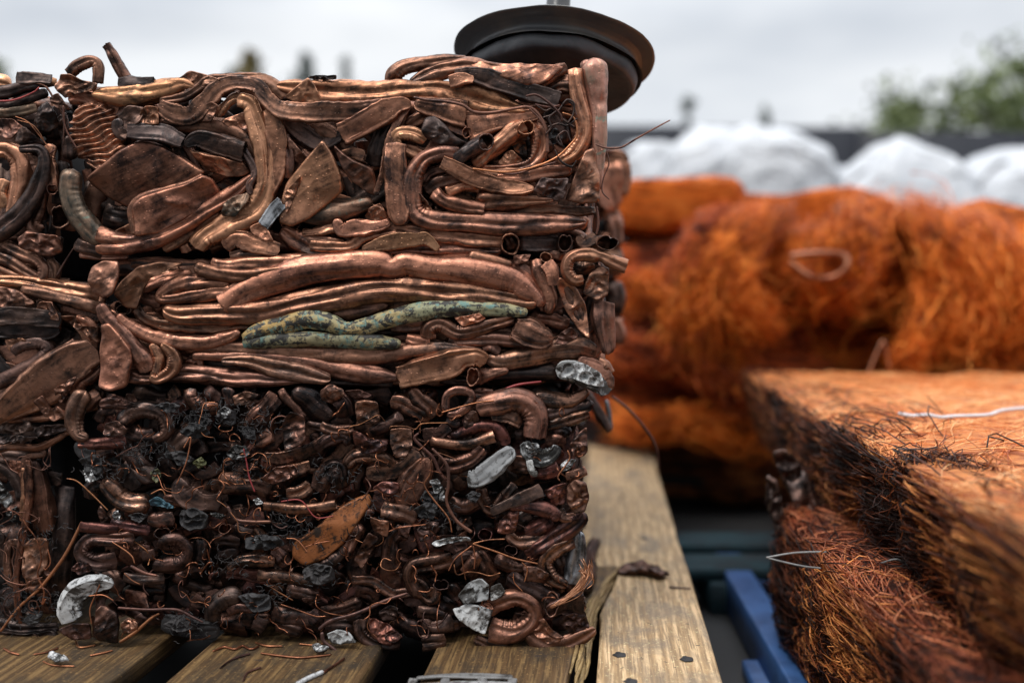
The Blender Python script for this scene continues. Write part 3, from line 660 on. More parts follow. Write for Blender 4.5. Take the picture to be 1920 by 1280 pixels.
BOT = """
@0,440
T br 6 : 468,850,90 425,930,104 408,1020,100 430,1090,70 480,1110,40
G bu 5 : 540,930,50 640,915,66 745,945,40
T bu 6 > : 645,1030,80 720,975,90 800,955,92 880,980,84 912,1040,78 895,1090,60 840,1115,40
T bub 5 : 1035,835,56 1050,895,76 1110,945,84 1200,955,74
T bu 4 : 1110,840,90 1170,880,104 1200,900,80
S bu 5 : 1245,830,80 1240,900,60 1270,950,40
P bub 5 a1.2 : 1265,880,5 1340,850,5 1420,870,5 1360,925,5 1280,935,5
S bub 6 > t.85 : 1508,870,100 1450,930,108 1400,1000,108 1360,1055,76
T bu 6 : 1590,850,60 1680,890,130 1750,950,140 1810,1000,90
T bub 5 : 1530,840,36 1560,890,50 1620,950,50 1660,1000,36
P bub 7 a1 : 1535,1020,7 1588,958,7 1660,985,7 1672,1130,7 1560,1182,7 1548,1150,7
T bu 5 : 700,1175,100 760,1240,110 820,1310,90
T rd 5 > : 690,1130,56 600,1135,66 500,1140,66 430,1145,40
T bk 5 : 920,1180,90 990,1120,100 1070,1070,80
P bu 5 a1.5 : 560,1080,5 570,1030,5 640,1010,5 700,1060,5 680,1090,5 590,1110,5
P bu 5 a1.5 : 560,910,5 600,880,5 700,900,5 760,920,5 640,935,5
T bu 5 : 690,1060,80 760,1090,90 840,1090,70
T bub 5 : 1380,1150,70 1430,1110,96 1480,1080,80
S bub 5 t.5 : 1430,1215,50 1560,1215,80 1700,1170,70 1790,1110,66 1850,1100,50
G bu 5 : 1670,1035,36 1780,1055,50 1890,1070,40
T bu 4 : 1690,1090,60 1760,1140,80 1700,1200,60
P tar 6 a3 : 1180,970,6 1220,930,7 1280,960,7 1290,1030,6 1230,1050,6 1190,1010,6
P alm 7 a3 : 1185,965,7 1220,935,8 1270,960,8 1250,1000,7 1210,1000,7
P alm 7 a3 : 1235,1190,7 1270,1150,8 1340,1150,8 1368,1195,7 1310,1220,8 1255,1225,7
P tar 6 a3 : 840,930,6 900,910,7 990,930,7 950,970,6 880,960,6
P tar 6 a3 : 1000,990,5 1080,980,6 1160,1010,6 1120,1060,6 1040,1060,5
P tar 5 a3 : 1300,1040,5 1380,1050,6 1400,1120,6 1330,1110,6
T bu 4 : 530,1020,60 560,970,70 620,950,60
G tar 5 : 430,1120,60 460,1180,90 520,1200,60
P gw 6 a3 : 1050,1235,6 1100,1210,7 1130,1250,6 1080,1275,6
P tar 7 a3.5 : 980,1080,6 1040,1020,7 1130,1040,7 1150,1090,7 1060,1120,7
@600,440
P bub 5 a1.5 : 0,850,5 50,812,6 130,840,6 140,875,6 60,925,5 10,900,5
F bu 6 t.7 : 75,880,90 125,930,112 140,1000,104
P bub 6 a1.2 : 188,912,6 240,900,7 318,908,6 330,1020,6 260,1038,6 200,1020,6
P bu 4 : 130,850,4 210,840,5 290,880,5 200,905,4
G bub 6 : 495,835,66 545,900,90 640,980,80
T bub 5 : 380,910,60 450,920,100 540,960,100 600,1010,60
T bub 7 n t.7 : 682,970,40 690,885,46 745,850,50 820,865,46 810,930,44 755,975,40 690,985,30
G bub 5 : 830,860,60 880,870,70 950,870,50
T br 8 > t.8 : 850,950,80 940,925,112 1060,905,128 1150,940,128 1180,1010,118 1172,1100,112
T bub 5 : 1160,880,60 1260,905,86 1370,905,76 1440,865,54 1455,840,30
T bu 5 : 1220,985,90 1330,960,90 1450,930,70 1470,900,40
G bub 5 : 1230,1045,50 1340,1015,66 1470,975,40
S bub 6 t.6 : 930,985,60 1020,985,100 1110,1020,86
P bu 5 a1 : 780,950,5 858,960,6 875,1040,5 850,1062,5 785,1060,5
T rd 6 t.8 : 715,1105,40 800,1070,60 880,1045,70 960,1055,74 1005,1110,64 1015,1150,40
T bub 7 > : 600,1125,40 780,1145,52 950,1102,64
P bub 7 a1 : 380,1060,6 440,1052,7 502,1056,6 508,1150,7 470,1215,7 410,1218,7 382,1150,7
G bub 6 : 0,1040,44 90,1068,56 185,1060,48
T bu 6 : -20,1180,66 50,1125,76 130,1105,70 160,1150,50
G bu 5 : 10,1050,120 60,1090,110 130,1100,80
P rd 6 a1.6 : 175,1060,6 230,1080,6 270,1110,5 380,1115,6 365,1180,6 230,1200,6 185,1140,6
T bub 6 : 140,1270,60 190,1215,80 270,1200,80 360,1220,60 400,1260,40
T bu 4 : 270,1080,50 360,1040,76 450,980,60
S bu 5 : 560,1100,70 650,1080,80 700,1040,60
T bu 5 : 690,1000,50 740,1030,60 770,1010,60
T bub 7 > : 640,1255,90 740,1252,96 830,1220,90 890,1165,70
S alm 7 t.6 : 1110,1130,50 1140,1180,80 1210,1215,86 1270,1190,70 1300,1150,40
P alm 7 a3 : 1110,1150,7 1160,1130,8 1200,1150,7 1180,1200,7 1130,1190,7
P bub 6 a1.6 : 1360,1140,6 1410,1080,6 1455,1045,6 1462,1180,6 1440,1210,6 1380,1212,6
T bu 5 : 1270,1070,60 1330,1065,70 1360,1100,60
T bub 5 : 1230,1130,60 1290,1120,70 1340,1130,60
T bu 4 : 1060,1080,60 1130,1090,70
G bu 5 : 1050,1230,80 1140,1240,84 1230,1240,70
W wire 8 t.9 : 380,1060,6 390,1045,8 470,1045,8 520,1060,8 560,1030,8 700,1025,7
W wired 8 t.9 : 540,1080,16 515,1110,20 560,1160,22 620,1220,24 650,1290,22 690,1340,18
W wire 8 t.9 : 620,1180,7 680,1200,8 760,1230,7
W wire 8 t.9 : 660,970,8 760,940,9 860,915,9 950,905,8
@600,840
E bu 7 : 400,1030,80,50,-20,-10
E bub 7 : 1265,850,70,130,-60,-20
E bu 7 : 560,985,60,100,-60,0
E bu 7 : 180,440,60,80,20,20
E rd 7 : 900,470,70,60,30,-10
E bu 7 : 1040,560,70,60,-40,10
E bu 7 : 660,740,80,60,20,30
S wh 8 t.7 : 800,165,66 850,160,96 920,120,104 990,60,96 1060,5,60
S wh 7 : 1140,60,30 1160,130,40 1190,140,30
P bub 8 a1.6 : 1345,210,8 1390,168,9 1450,180,8 1472,270,8 1445,345,8 1385,355,8 1345,300,8
T rd 6 : 1140,135,80 1220,128,92 1305,112,76
T bub 5 : 1060,95,86 1130,105,92 1200,90,70
T bub 7 : 1338,155,40 1390,145,60 1455,118,44
F bk 8 t.6 : 930,350,36 1050,295,60 1130,265,70 1215,228,70
G bub 6 : 880,205,50 892,280,70 940,335,64 1000,275,60 1065,195,50
T rd 8 t.7 : 1030,325,26 1110,312,66 1200,325,84 1270,355,76 1295,400,44
P rd 6 a1.4 : 975,400,6 1030,345,6 1090,340,7 1070,455,6 1010,470,6 965,460,6
T rd 6 : 1120,475,66 1180,440,94 1265,385,92
T bk 4 : 1080,450,70 1100,390,80 1150,360,60
T rd 7 : 1130,600,86 1200,545,104 1310,470,106 1410,385,96 1430,350,50
P rd 5 a1.2 : 1215,235,5 1290,200,6 1345,185,6 1338,300,5 1270,315,5
G bub 7 : 1300,335,56 1330,375,60 1400,375,56
G bub 6 : 1020,465,44 1080,510,70 1170,505,80 1230,480,50
F br 6 t.5 : 590,50,60 555,130,130 510,210,150 465,280,126 450,325,56
P rd 6 a1.2 : 285,215,6 340,178,6 430,188,7 435,240,6 360,268,6 300,258,6
T bu 6 : 20,250,56 30,150,80 95,95,74 115,160,66 70,240,56
T bub 6 : 140,100,50 200,50,76 300,45,84 390,95,60
S bub 5 t.5 : 250,140,60 370,125,96 460,100,86 540,20,70
P or 5.6 a.8 : 262,250,5.6 285,290,5.6 215,400,5.6 130,520,5.6 20,610,5.6 -90,645,5.6 -155,600,5.6 -150,520,5.6 -20,430,5.6 90,330,5.6 190,275,5.6
T bub 6 n : 195,385,50 230,350,54 300,345,50
G bub 7 t.7 : 330,330,80 420,350,100 525,392,84
P bub 8 a1 : 272,365,8 320,385,8 378,398,8 372,482,7 280,450,7
P bub 8 a1 : 178,615,7 230,520,8 270,450,8 322,492,8 280,570,8 232,660,7
T bub 7 : 135,600,60 180,490,84 225,410,80
T bu 7 : 90,500,86 115,560,80 60,620,70 0,640,50
G bub 7 t.7 : 460,430,64 400,500,84 385,600,104 395,690,124 440,735,90
P bu 6 a1 : 425,425,6 500,420,7 480,500,6 430,520,5
G bub 7 t.8 : 725,612,76 620,622,84 520,645,84 500,700,84 545,760,116 600,805,116 625,760,60
P bu 6 a1.8 : 528,440,6 590,395,6 650,400,7 660,440,6 590,500,6 545,510,6
T bu 5 : 690,740,96 735,800,90 750,830,50
T bub 6 : 850,555,66 900,630,92 950,725,90
T bu 5 : 700,650,70 780,590,84 860,590,60
T bu 6 : 950,600,70 1050,640,84 1160,640,66
P bub 7 a1 : 1100,655,7 1180,642,7 1250,680,7 1275,745,6 1180,722,6 1120,720,6
G bub 7 t.8 : 1385,500,76 1290,545,96 1230,620,84 1260,700,84 1350,755,50
T bk 3 : 1290,560,80 1320,640,90 1330,700,80
T al 5 : 1412,450,50 1402,560,96 1380,680,100 1360,740,60
T bu 7 > : 1020,700,104 1100,745,104 1190,790,112 1265,840,130
T br 8 t.8 : 905,885,86 985,835,100 1080,818,96 1155,870,96 1150,935,104 1080,990,112 1000,1000,126 920,985,120
P wh 8 a1.8 : 750,800,8 800,745,8 880,708,8 925,740,8 918,828,8 840,838,8 790,850,8
P wh 8 a1.8 : 928,755,8 985,730,8 1015,790,8 970,820,8 930,835,8
P wh 8 a2 : 718,880,8 800,850,8 880,862,9 945,890,8 925,935,8 902,1012,8 840,990,8 770,940,8
P cu 7 a1.5 : 865,850,7 920,840,7 950,875,7 900,890,7
F bu 7 < t.4 : 1435,850,120 1340,860,118 1215,905,60
G br 7 t.5 : 1120,990,80 1200,1045,110 1310,1070,100 1420,1030,80 1505,985,36
P br 6 a1.8 : 1130,990,6 1180,930,6 1225,920,7 1270,1000,6 1350,1040,6 1240,1070,6
P bu 6 a2 : 1295,945,6 1340,900,7 1450,905,6 1475,985,6 1370,1010,6
T bk 6 : 545,935,60 620,972,84 730,945,86
T bu 6 : 525,890,56 610,890,84 695,910,50
T br 6 < : 850,1045,60 930,1075,80 1045,1105,66
G bu 6 t.8 : 215,930,60 235,1010,94 320,1060,76 440,1060,80
P rd 6 a2 : 260,920,6 380,960,6 460,1030,6 380,1080,6 280,1030,6
T bu 6 > : 410,940,96 480,970,112 575,1000,110
P bu 6 a1 : 320,890,6 380,850,6 430,870,7 410,940,6 340,940,6
T bu 5 : 0,900,66 110,880,84 230,830,66
G bub 6 : 170,715,44 290,725,56 400,790,56 520,790,56 610,850,60
T bu 5 : 190,780,60 260,790,80 320,830,60
T br 7 t.4 < : 560,1062,80 620,1055,80 690,1045,60
P wh 8 a1.4 : 35,1010,8 100,985,8 160,1005,8 205,1050,8 110,1072,8 55,1062,8
T bu 5 : 20,960,80 120,950,100 210,970,80
T bu 5 : 110,900,66 200,930,90 260,980,70
G bu 5 : 640,830,80 700,860,100 740,900,60
T bub 6 : 790,690,66 850,600,76 860,560,60
T bu 5 : 700,300,80 790,320,96 880,300,80
P tar 7 a3.5 : 510,330,6 580,290,7 650,310,7 620,390,7 540,380,7
P tar 7 a3 : 790,260,6 830,230,7 880,250,7 850,300,7
P alm 8 a2.4 : 605,520,8 680,488,8 815,478,8 830,500,8 700,520,8 630,540,8
P alm 7 a3 : 590,180,7 640,165,8 700,280,7 670,300,7
P tar 6 a3.5 : 540,280,6 570,230,7 640,240,7 660,290,6 600,320,7
P tar 6 a3 : -60,660,6 0,640,7 70,680,7 20,740,7 -50,740,7
P alm 8 a2.5 : 1310,90,8 1350,60,8 1400,60,8 1370,110,8 1320,130,8
W wired 9 t.9 : 610,0,16 690,90,22 700,200,22 690,290,20 740,390,24 830,460,24
W wire 9 t.9 : 610,60,8 600,140,10 570,200,10 620,280,11 700,380,10 720,460,9
W wire 9 t.9 : 570,190,8 525,185,9 510,230,9 530,290,8
W wire 9 t.9 : 830,520,9 920,500,10 1010,495,9
W wire 9 t.9 : 830,520,9 950,560,12 1060,600,12 1190,630,10
W wire 9 t.9 : 700,670,8 740,600,9 830,530,10
W wire 9 t.9 : 770,570,7 780,640,8 795,720,7
W wire 9 t.9 : 835,530,8 845,590,9 840,660,7
W wire 8 t.9 : 335,470,6 430,435,8 580,415,6
W wire 8 t.9 : 1055,680,6 1060,730,7 1105,780,6
W wire 8 t.9 : 1100,620,7 1130,660,8 1115,730,7
W wire 9 t.9 : 1350,10,9 1360,60,10 1300,150,10 1310,180,8
W wired 8 t.9 : -10,990,26 60,940,28 200,900,28 360,830,26 480,790,20
W wire 7 t.9 : 270,920,6 265,990,6 370,1070,6
W wired 9 t.9 : 10,1000,26 20,1050,26 70,1090,24 110,1120,20
@0,840
F wh 8 t.7 : 395,945,96 372,880,108 400,805,104 470,750,96 560,728,80 620,740,40
P bu 7 a1 : 522,880,7 550,850,7 630,905,8 652,960,7 645,1068,7 520,1060,7
T bk 4 : 575,960,70 600,1000,80
P bu 7 a1 : 318,985,6 400,955,7 490,950,7 500,1040,7 400,1045,6 340,1010,6
P bub 7 a1.4 : 655,960,7 690,925,7 755,945,7 755,995,7 670,1015,7
S tar 5 t.5 : 880,940,80 960,965,110 1080,985,116 1200,985,80
P tar 6 a4 : 890,950,6 950,920,6 1060,950,6 1100,1010,5 960,1020,5
P tar 6.5 a5 : 930,930,6 1000,915,7 1030,960,6 980,1000,6
T bk 8 t.8 : 1165,950,80 1175,870,100 1240,815,100 1320,805,80
T bu 8 t.8 : 1235,895,50 1300,870,60 1385,875,50
G bu 7 t.8 : 735,495,76 620,495,66 500,495,84 450,560,84 510,618,90 640,615,84
P rd 6 a1.8 : 380,660,6 420,620,6 480,620,7 500,670,6 430,690,6
T bu 8 t.8 : 885,555,66 905,505,70 980,500,66 1022,560,66 990,620,80 900,640,84 830,630,60
T rd 7 : 430,430,50 520,435,62 650,450,58
T rd 6 : 600,405,40 700,425,60 820,450,56
T bub 7 : 560,170,70 610,225,100 680,285,112 820,315,112
T bu 6 : 490,280,70 510,210,90 570,190,70
F bk 7 t.8 : 985,160,56 1010,220,120 1090,280,120 1205,300,104
T bub 6 : 1195,195,110 1300,190,124 1400,200,116 1475,240,84
T bk 5 : 700,40,110 780,110,120 850,180,90
P bub 6 a1.6 : 1430,160,6 1500,100,6 1600,90,6 1640,130,6 1560,180,6 1480,200,6
G bub 6 : 1560,260,70 1640,240,90 1700,200,80
G bu 7 t.6 : 1735,240,80 1770,160,110 1840,110,90 1862,220,80
T bu 4 : 1680,40,150 1760,50,150
E bub 7 : 1228,440,72,60,40,10
T bu 5 : 1260,450,66 1310,465,90 1380,490,86
T bub 8 < > : 1440,312,46 1560,330,54 1700,330,54 1832,308,52
T bub 6 : 800,385,70 870,395,90 955,385,66
T bub 6 : 890,270,40 950,280,66 1010,300,50
E bub 7 : 885,462,80,60,-10,10
E bu 7 : 1900,480,80,60,10,-10
E bu 7 : 1510,330,60,60,20,-10
T bu 6 : 1105,480,84 1090,570,100 1075,650,70
T bu 6 : 1165,510,60 1230,500,80 1310,520,60
T bu 5 : 1180,570,60 1240,570,90 1310,560,60
T bub 6 : 1240,665,44 1320,615,70 1430,610,70 1500,620,50
T bu 5 : 1480,560,70 1540,600,90 1570,640,60
T bub 5 : 1400,690,60 1560,700,70 1720,735,56
T bu 5 : 1560,770,60 1650,785,76 1740,800,56
P bu 5 a1.5 : 1640,820,5 1700,810,6 1760,830,5 1700,860,5
T bu 5 : 1480,900,80 1600,920,110 1700,920,80
T bu 5 : 1500,960,80 1600,980,90 1650,1010,60
T bu 5 : 1680,900,80 1740,950,110 1720,1000,80
T bk 4 : 1380,940,80 1450,980,80
T bk 5 : 670,700,50 780,715,60 900,710,50
T bu 5 : 760,540,90 820,560,90
T bu 5 : 770,590,60 850,580,60
P tar 7 a3.5 : 1300,800,6 1380,780,7 1470,800,7 1480,880,7 1380,890,7 1330,850,7
P alm 7 a3 : 615,345,7 650,335,8 660,390,7 620,395,7
P tar 7 a3.5 : 690,370,6 740,350,7 810,365,7 760,410,7
P tar 6 a4 : 980,340,6 1060,320,7 1150,360,7 1120,440,7 1030,450,7 970,410,7
P alm 8 a3 : 1140,350,8 1180,350,8 1240,365,8 1200,395,8
P blu 8 a2.5 : 820,280,7 850,262,8 930,300,8 960,320,8 900,330,8 830,312,7
P alm 8 a2.5 : 1375,280,7 1410,268,8 1440,300,8 1400,310,8
P tar 6 a4 : 1330,490,6 1420,470,7 1540,480,7 1560,530,7 1440,560,7 1350,540,7
P alm 7 a3 : 1380,490,7 1420,480,8 1450,500,7 1400,520,7
P tar 7 a4 : 1650,660,6 1720,620,7 1820,640,7 1830,720,7 1740,740,7 1660,710,7
P tar 6 a4 : 440,60,6 520,30,6 560,90,7 540,180,7 470,140,6
P tar 6 a4 : 880,30,6 980,10,7 1060,60,7 1000,110,7
P alm 7 a2 : 450,120,6 500,115,7 530,180,7 470,190,7
P gw 7 a3 : 815,130,7 860,110,8 880,150,7 860,190,7 830,170,7
W wire 8 t.9 : 360,165,8 420,180,10 500,250,10 590,340,8
W redw 9 t.9 : 1328,0,8 1345,80,10 1360,160,10 1390,240,9
W redw 8 t.9 : 1530,290,8 1640,285,9 1720,375,8 1820,370,6
W wire 9 t.9 : 1000,0,9 1040,-60,9 1020,60,9 985,150,9 960,200,8
W wire 9 t.9 : 820,250,8 880,225,10 905,260,8
W wire 9 t.9 : 610,510,7 680,555,9 720,590,10 735,630,8
W wire 8 t.9 : 675,680,8 720,720,9 765,742,8
W wired 8 t.9 : 710,640,22 790,680,22 860,695,16
W wired 8 t.9 : 1240,315,22 1280,385,26 1360,400,24 1480,400,20
W wired 9 t.9 : 640,870,20 800,880,20 960,880,22 1050,920,18 1110,950,12
W wire 8 t.9 : 650,1060,22 740,1000,24 820,930,20 870,900,16
W wire 8 t.9 : 500,960,8 490,880,10 520,800,10 545,740,8
W wire 8 t.9 : 480,805,7 560,800,8 620,830,7
W wire 7 t.9 : 1450,740,7 1530,790,9 1600,830,8
W wire 7 t.9 : 1530,850,8 1620,880,9 1720,915,9 1780,915,7
W wire 8 t.9 : 1560,490,6 1620,500,8 1680,570,7
W wire 8 t.9 : 1660,540,6 1720,520,7 1800,505,7
W rd 8 t.9 : 1145,720,18 1150,690,22 1190,675,16
"""
SCL = 2.909
# ------------------------------------------------------------------ the bales of pressed copper
PXM = D0/FPX/SCL                            # metres per traced unit on the face of the bales
LAY = 0.0040
NAMES = {'E': 'pipe_end', 'T': 'pipe', 'F': 'flattened_pipe', 'G': 'creased_pipe', 'S': 'crumpled_pipe', 'A': 'pleated_sheet', 'P': 'sheet_scrap', 'W': 'wire'}
SPECIAL = {'wh': ('whitened_scrap', 'chalky white coated scrap'), 'gr': ('green_pipe', 'pipe crusted with green verdigris'), 'al': ('grey_metal_scrap', 'bare grey metal piece'),
           'alm': ('foil_scrap', 'shiny crumpled silver foil'), 'tar': ('charred_clump', 'black charred clump'), 'or': ('orange_sheet', 'flat orange copper sheet'),
           'gw': ('green_scrap', 'mossy green bit'), 'blu': ('blue_scrap', 'blue scrap flake'), 'gold': ('yellow_pipe', 'brassy yellow pipe'), 'redw': ('red_wire', 'red insulated wire'), 'pk': ('pink_pipe', 'pinkish upright pipe with green stains')}
THK = {'E': .9, 'T': .78, 'F': .42, 'G': .58, 'S': .34, 'A': .3, 'W': .9}
def pieces(parent, text, Y0=0.0, seed=1):
    rng = random.Random(seed); ox = oy = 0
    for line in text.strip().splitlines():
        line = line.strip()
        if not line: continue
        if line[0] == '@': ox, oy = map(float, line[1:].split(',')); continue
        head, pts = line.split(':'); h = head.split(); prof, mat, lay = h[0], h[1], float(h[2]); fl = h[3:]
        o0 = '<' in fl or '<>' in fl; o1 = '>' in fl or '<>' in fl
        tr = THK.get(prof, .9); ribs = 0; amp = {'E': .07, 'T': .055, 'F': .09, 'G': .08, 'S': .12, 'A': .06, 'W': .03, 'P': 0}[prof]; pa = 1.0; rnd = 'n' in fl
        for x in fl:
            if x[0] == 't' and len(x) > 1: tr = float(x[1:]); tr = .78 if tr > 5 else tr
            if x[0] == 'r': ribs = int(x[1:])
            if x[0] == 'a': pa = float(x[1:])
        P = [tuple(map(float, p.split(','))) for p in pts.split()]
        mb = MB(); s = PXM*(Y0+D0)/D0
        def wp(x, y, Y): return onY(ox+x/SCL, oy+y/SCL, Y)
        if prof == 'E':                                      # a pipe mouth turned towards the front
            x, y, w_, h_, ddx, ddy = P[0]; yf = Y0-(lay-3)*LAY; w2, h2_ = w_*s*1.1, h_*s*1.1
            A = []
            for f, dy_ in ((1, .042), (.55, .02), (.2, .006), (0, -.001)):
                q_ = wp(x+ddx*f*f*1.6, y+ddy*f*f*1.6, yf+dy_); A.append((*q_, w2*(1-.12*f), h2_*(1-.12*f)))
            tube(mb, A, front=(0, 0, 1), m=28, prof='T', o1=True, amp=.09, rng=rng, dents=3, twist=.2, crush=.9, step=.0016)
        elif prof == 'P':
            out = [wp(x, y, Y0-(z-3)*LAY-.002) for x, y, z in P]
            size = sum((out[i]-out[i-1]).length for i in range(len(out)))/4
            plate(mb, out, min(.008, size*.13), amp=.0016*pa*min(1, size/.03)*(1.35), rng=rng, roll=.09, n=72, rings=15,
                  curl=rng.uniform(.3, .8) if size < .05 and mat not in ('tar', 'alm') else rng.uniform(.0, .25))
        else:
            A = []
            for x, y, w_ in P:
                w_ = w_*(1.12 if prof != 'W' else .85)
                t = min(w_*s*tr, .034); A.append((*wp(x, y, Y0-(lay-3)*LAY + t/2), w_*s, t))
            wm = sum(p[2] for p in P)/len(P)*s
            tube(mb, A, m=(8 if prof == 'W' else 56 if ribs else 34 if wm > .012 else 24), prof=prof, rnd=rnd, crush=0 if prof in 'WA' else .7 if rnd else .9 if mat in ('bu', 'bub', 'rd') else .9 if mat == 'gr' else 1.2, o0=o0, o1=o1, amp=amp, rng=rng,
                 dents=0 if prof == 'W' else rng.choice([1, 2, 3]) if mat not in ('bu', 'bub', 'rd') else 3, ribs=ribs, twist=0 if prof in 'WA' else .22 if prof == 'T' else .35)
        M_ = {'br': 'wired' if prof == 'W' else 'br'}.get(mat, mat)
        if prof == 'W' and mat == 'cu': M_ = 'wire'
        if M_ == 'S': M_ = 'cu'
        nm, lb = SPECIAL.get(mat, (None, None))
        if prof in 'TGSF' and mat in ('bu', 'bub', 'rd', 'bk'): nm = 'burnt_pipe' if mat != 'bk' else 'blackened_pipe'
        if nm is None: nm = NAMES[prof]
        mb.build(nm, M[M_], parent, label=lb)
def fill(parent, o, u, v, nrm, count, wr, lr, mats, depth=(.0, .02), ang=None, seed=0, Wobj=60, name='packed_pipe', bend=.5, profs='TTFGGS', plates=0.0):
    """random pressed pieces over the face o + a*u + b*v, lying at a depth below it"""
    rng = random.Random(seed); o, u, v, nrm = map(Vector, (o, u, v, nrm)); U, V_ = u.length, v.length; uu, vv = u.normalized(), v.normalized()
    rest = {}
    cols = max(1, round(math.sqrt(count*U/V_))); rowsn = max(1, math.ceil(count/cols)); k = 0
    for r_ in range(rowsn):
        for c_ in range(cols):
            w_ = rng.uniform(*wr); L = rng.uniform(*lr)
            a = (c_+rng.uniform(.1, .9))/cols*U; b = (r_+rng.uniform(.1, .9))/rowsn*V_
            th = rng.gauss(0, ang) if ang is not None else rng.uniform(0, math.pi)
            kb = rng.uniform(-bend, bend)*(3 if rng.random() < .3 else 1.4)
            n = 5; pts = []; x = y = 0; hd = th-kb/2
            tr = []
            for i in range(n): tr.append((x, y)); x += math.cos(hd)*L/(n-1); y += math.sin(hd)*L/(n-1); hd += kb/(n-1)+rng.uniform(-.25, .25)
            mx_, my_ = sum(t[0] for t in tr)/n, sum(t[1] for t in tr)/n
            d = rng.uniform(*depth); pf = rng.choice(profs); tt = {'T': .9, 'F': .45, 'G': .6, 'S': .5}[pf]
            dz = rng.uniform(-.006, .006)
            if rng.random() < .10:                           # open mouth facing out
                mb = MB() if k+1 <= Wobj else rest.setdefault('bu' if 'bu' in mats else 'br', MB()); k += 1
                ta, tb = rng.uniform(-.012, .012), rng.uniform(-.012, .012); q0 = o + uu*min(max(a, w_), U-w_) + vv*min(max(b, w_), V_-w_); wv_ = w_*.85; hv_ = wv_*rng.uniform(.5, 1)
                tube(mb, [(*(q0+uu*ta+vv*tb-nrm*(d+.04)), wv_, hv_), (*(q0+uu*ta*.3+vv*tb*.3-nrm*(d+.018)), wv_, hv_), (*(q0-nrm*(d*.4)), wv_, hv_)], front=tuple(vv), m=18, prof='T', o1=True, amp=.1, rng=rng, dents=2, crush=.9, step=.002)
                if k <= Wobj: mb.build('pipe_end', M['bu' if 'bu' in mats else 'br'], parent)
                continue
            for i, (x, y) in enumerate(tr):
                pa = min(max(a+x-mx_, w_*.3), U-w_*.3); pb = min(max(b+y-my_, w_*.3), V_-w_*.3)
                ww = w_*rng.uniform(.75, 1.2)
                p = o + uu*pa + vv*pb - nrm*(d+w_*tt/2+dz*(i/(n-1)-.5))
                pts.append((*p, ww, ww*tt))
            k += 1; mat = rng.choice(mats)
            mb = MB() if k <= Wobj else rest.setdefault(mat, MB())
            if rng.random() < plates:                        # a torn, bent bit of sheet
                hw_, hh_ = rng.uniform(.5, 1.0)*L*.5, rng.uniform(.5, 1.0)*w_*1.1; kk = rng.choice([4, 5, 5, 6]); a0 = rng.uniform(0, 6.28); ct, st = math.cos(th), math.sin(th); out = []
                for i in range(kk):
                    a1 = a0+6.283*(i+rng.uniform(-.25, .25))/kk; x, y = math.cos(a1)*hw_, math.sin(a1)*hh_
                    pa = min(max(a+x*ct-y*st, .002), U-.002); pb = min(max(b+x*st+y*ct, .002), V_-.002)
                    out.append(o + uu*pa + vv*pb - nrm*(d*.6+rng.uniform(0, .012)))
                plate(mb, out, .0028, amp=.0016, rng=rng, roll=.08, n=40, rings=10, curl=rng.uniform(.2, .9))
                if k <= Wobj: mb.build('sheet_scrap', M[mat], parent)
                continue
            tube(mb, pts, front=nrm, m=20 if k <= Wobj else 14, prof=pf, o0=rng.random() < .25, o1=rng.random() < .35, amp=.10, rng=rng, dents=2, step=w_/(8 if k <= Wobj else 5), crush=.9)
            if k <= Wobj: mb.build(name, M[mat], parent)
    return rest
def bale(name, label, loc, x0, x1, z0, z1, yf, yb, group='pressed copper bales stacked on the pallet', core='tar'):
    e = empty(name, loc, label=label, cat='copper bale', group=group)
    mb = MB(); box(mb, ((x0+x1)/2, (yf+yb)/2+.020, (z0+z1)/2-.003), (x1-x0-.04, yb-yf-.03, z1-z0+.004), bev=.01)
    mb.build('shade_core', M[core], e)  # solid block, coloured near black to paint the shade between the pieces
    return e
def join_stuff(parent, dicts, name='packed_scrap'):
    tot = MB(); mats = []; idx = []
    for d in dicts:
        for mname, mb in d.items():
            if mname not in mats: mats.append(mname)
            for v, f, uv in zip(mb.v, mb.f, mb.uv):
                pass
    allv = {}
    objs = []
    big = MB(); midx = []
    for d in dicts:
        for mname, mb in d.items():
            v = np.concatenate(mb.v); f = np.concatenate(mb.f); uv = np.concatenate(mb.uv)
            big.add(v, f, uv); midx += [mats.index(mname)]*len(f)
    if not big.v: return
    o = big.build(name, M[mats[0]], parent, kind='stuff')
    for m_ in mats[1:]: o.data.materials.append(M[m_])
    if len(midx) == len(o.data.polygons): o.data.polygons.foreach_set('material_index', np.array(midx, np.int32))
    return o

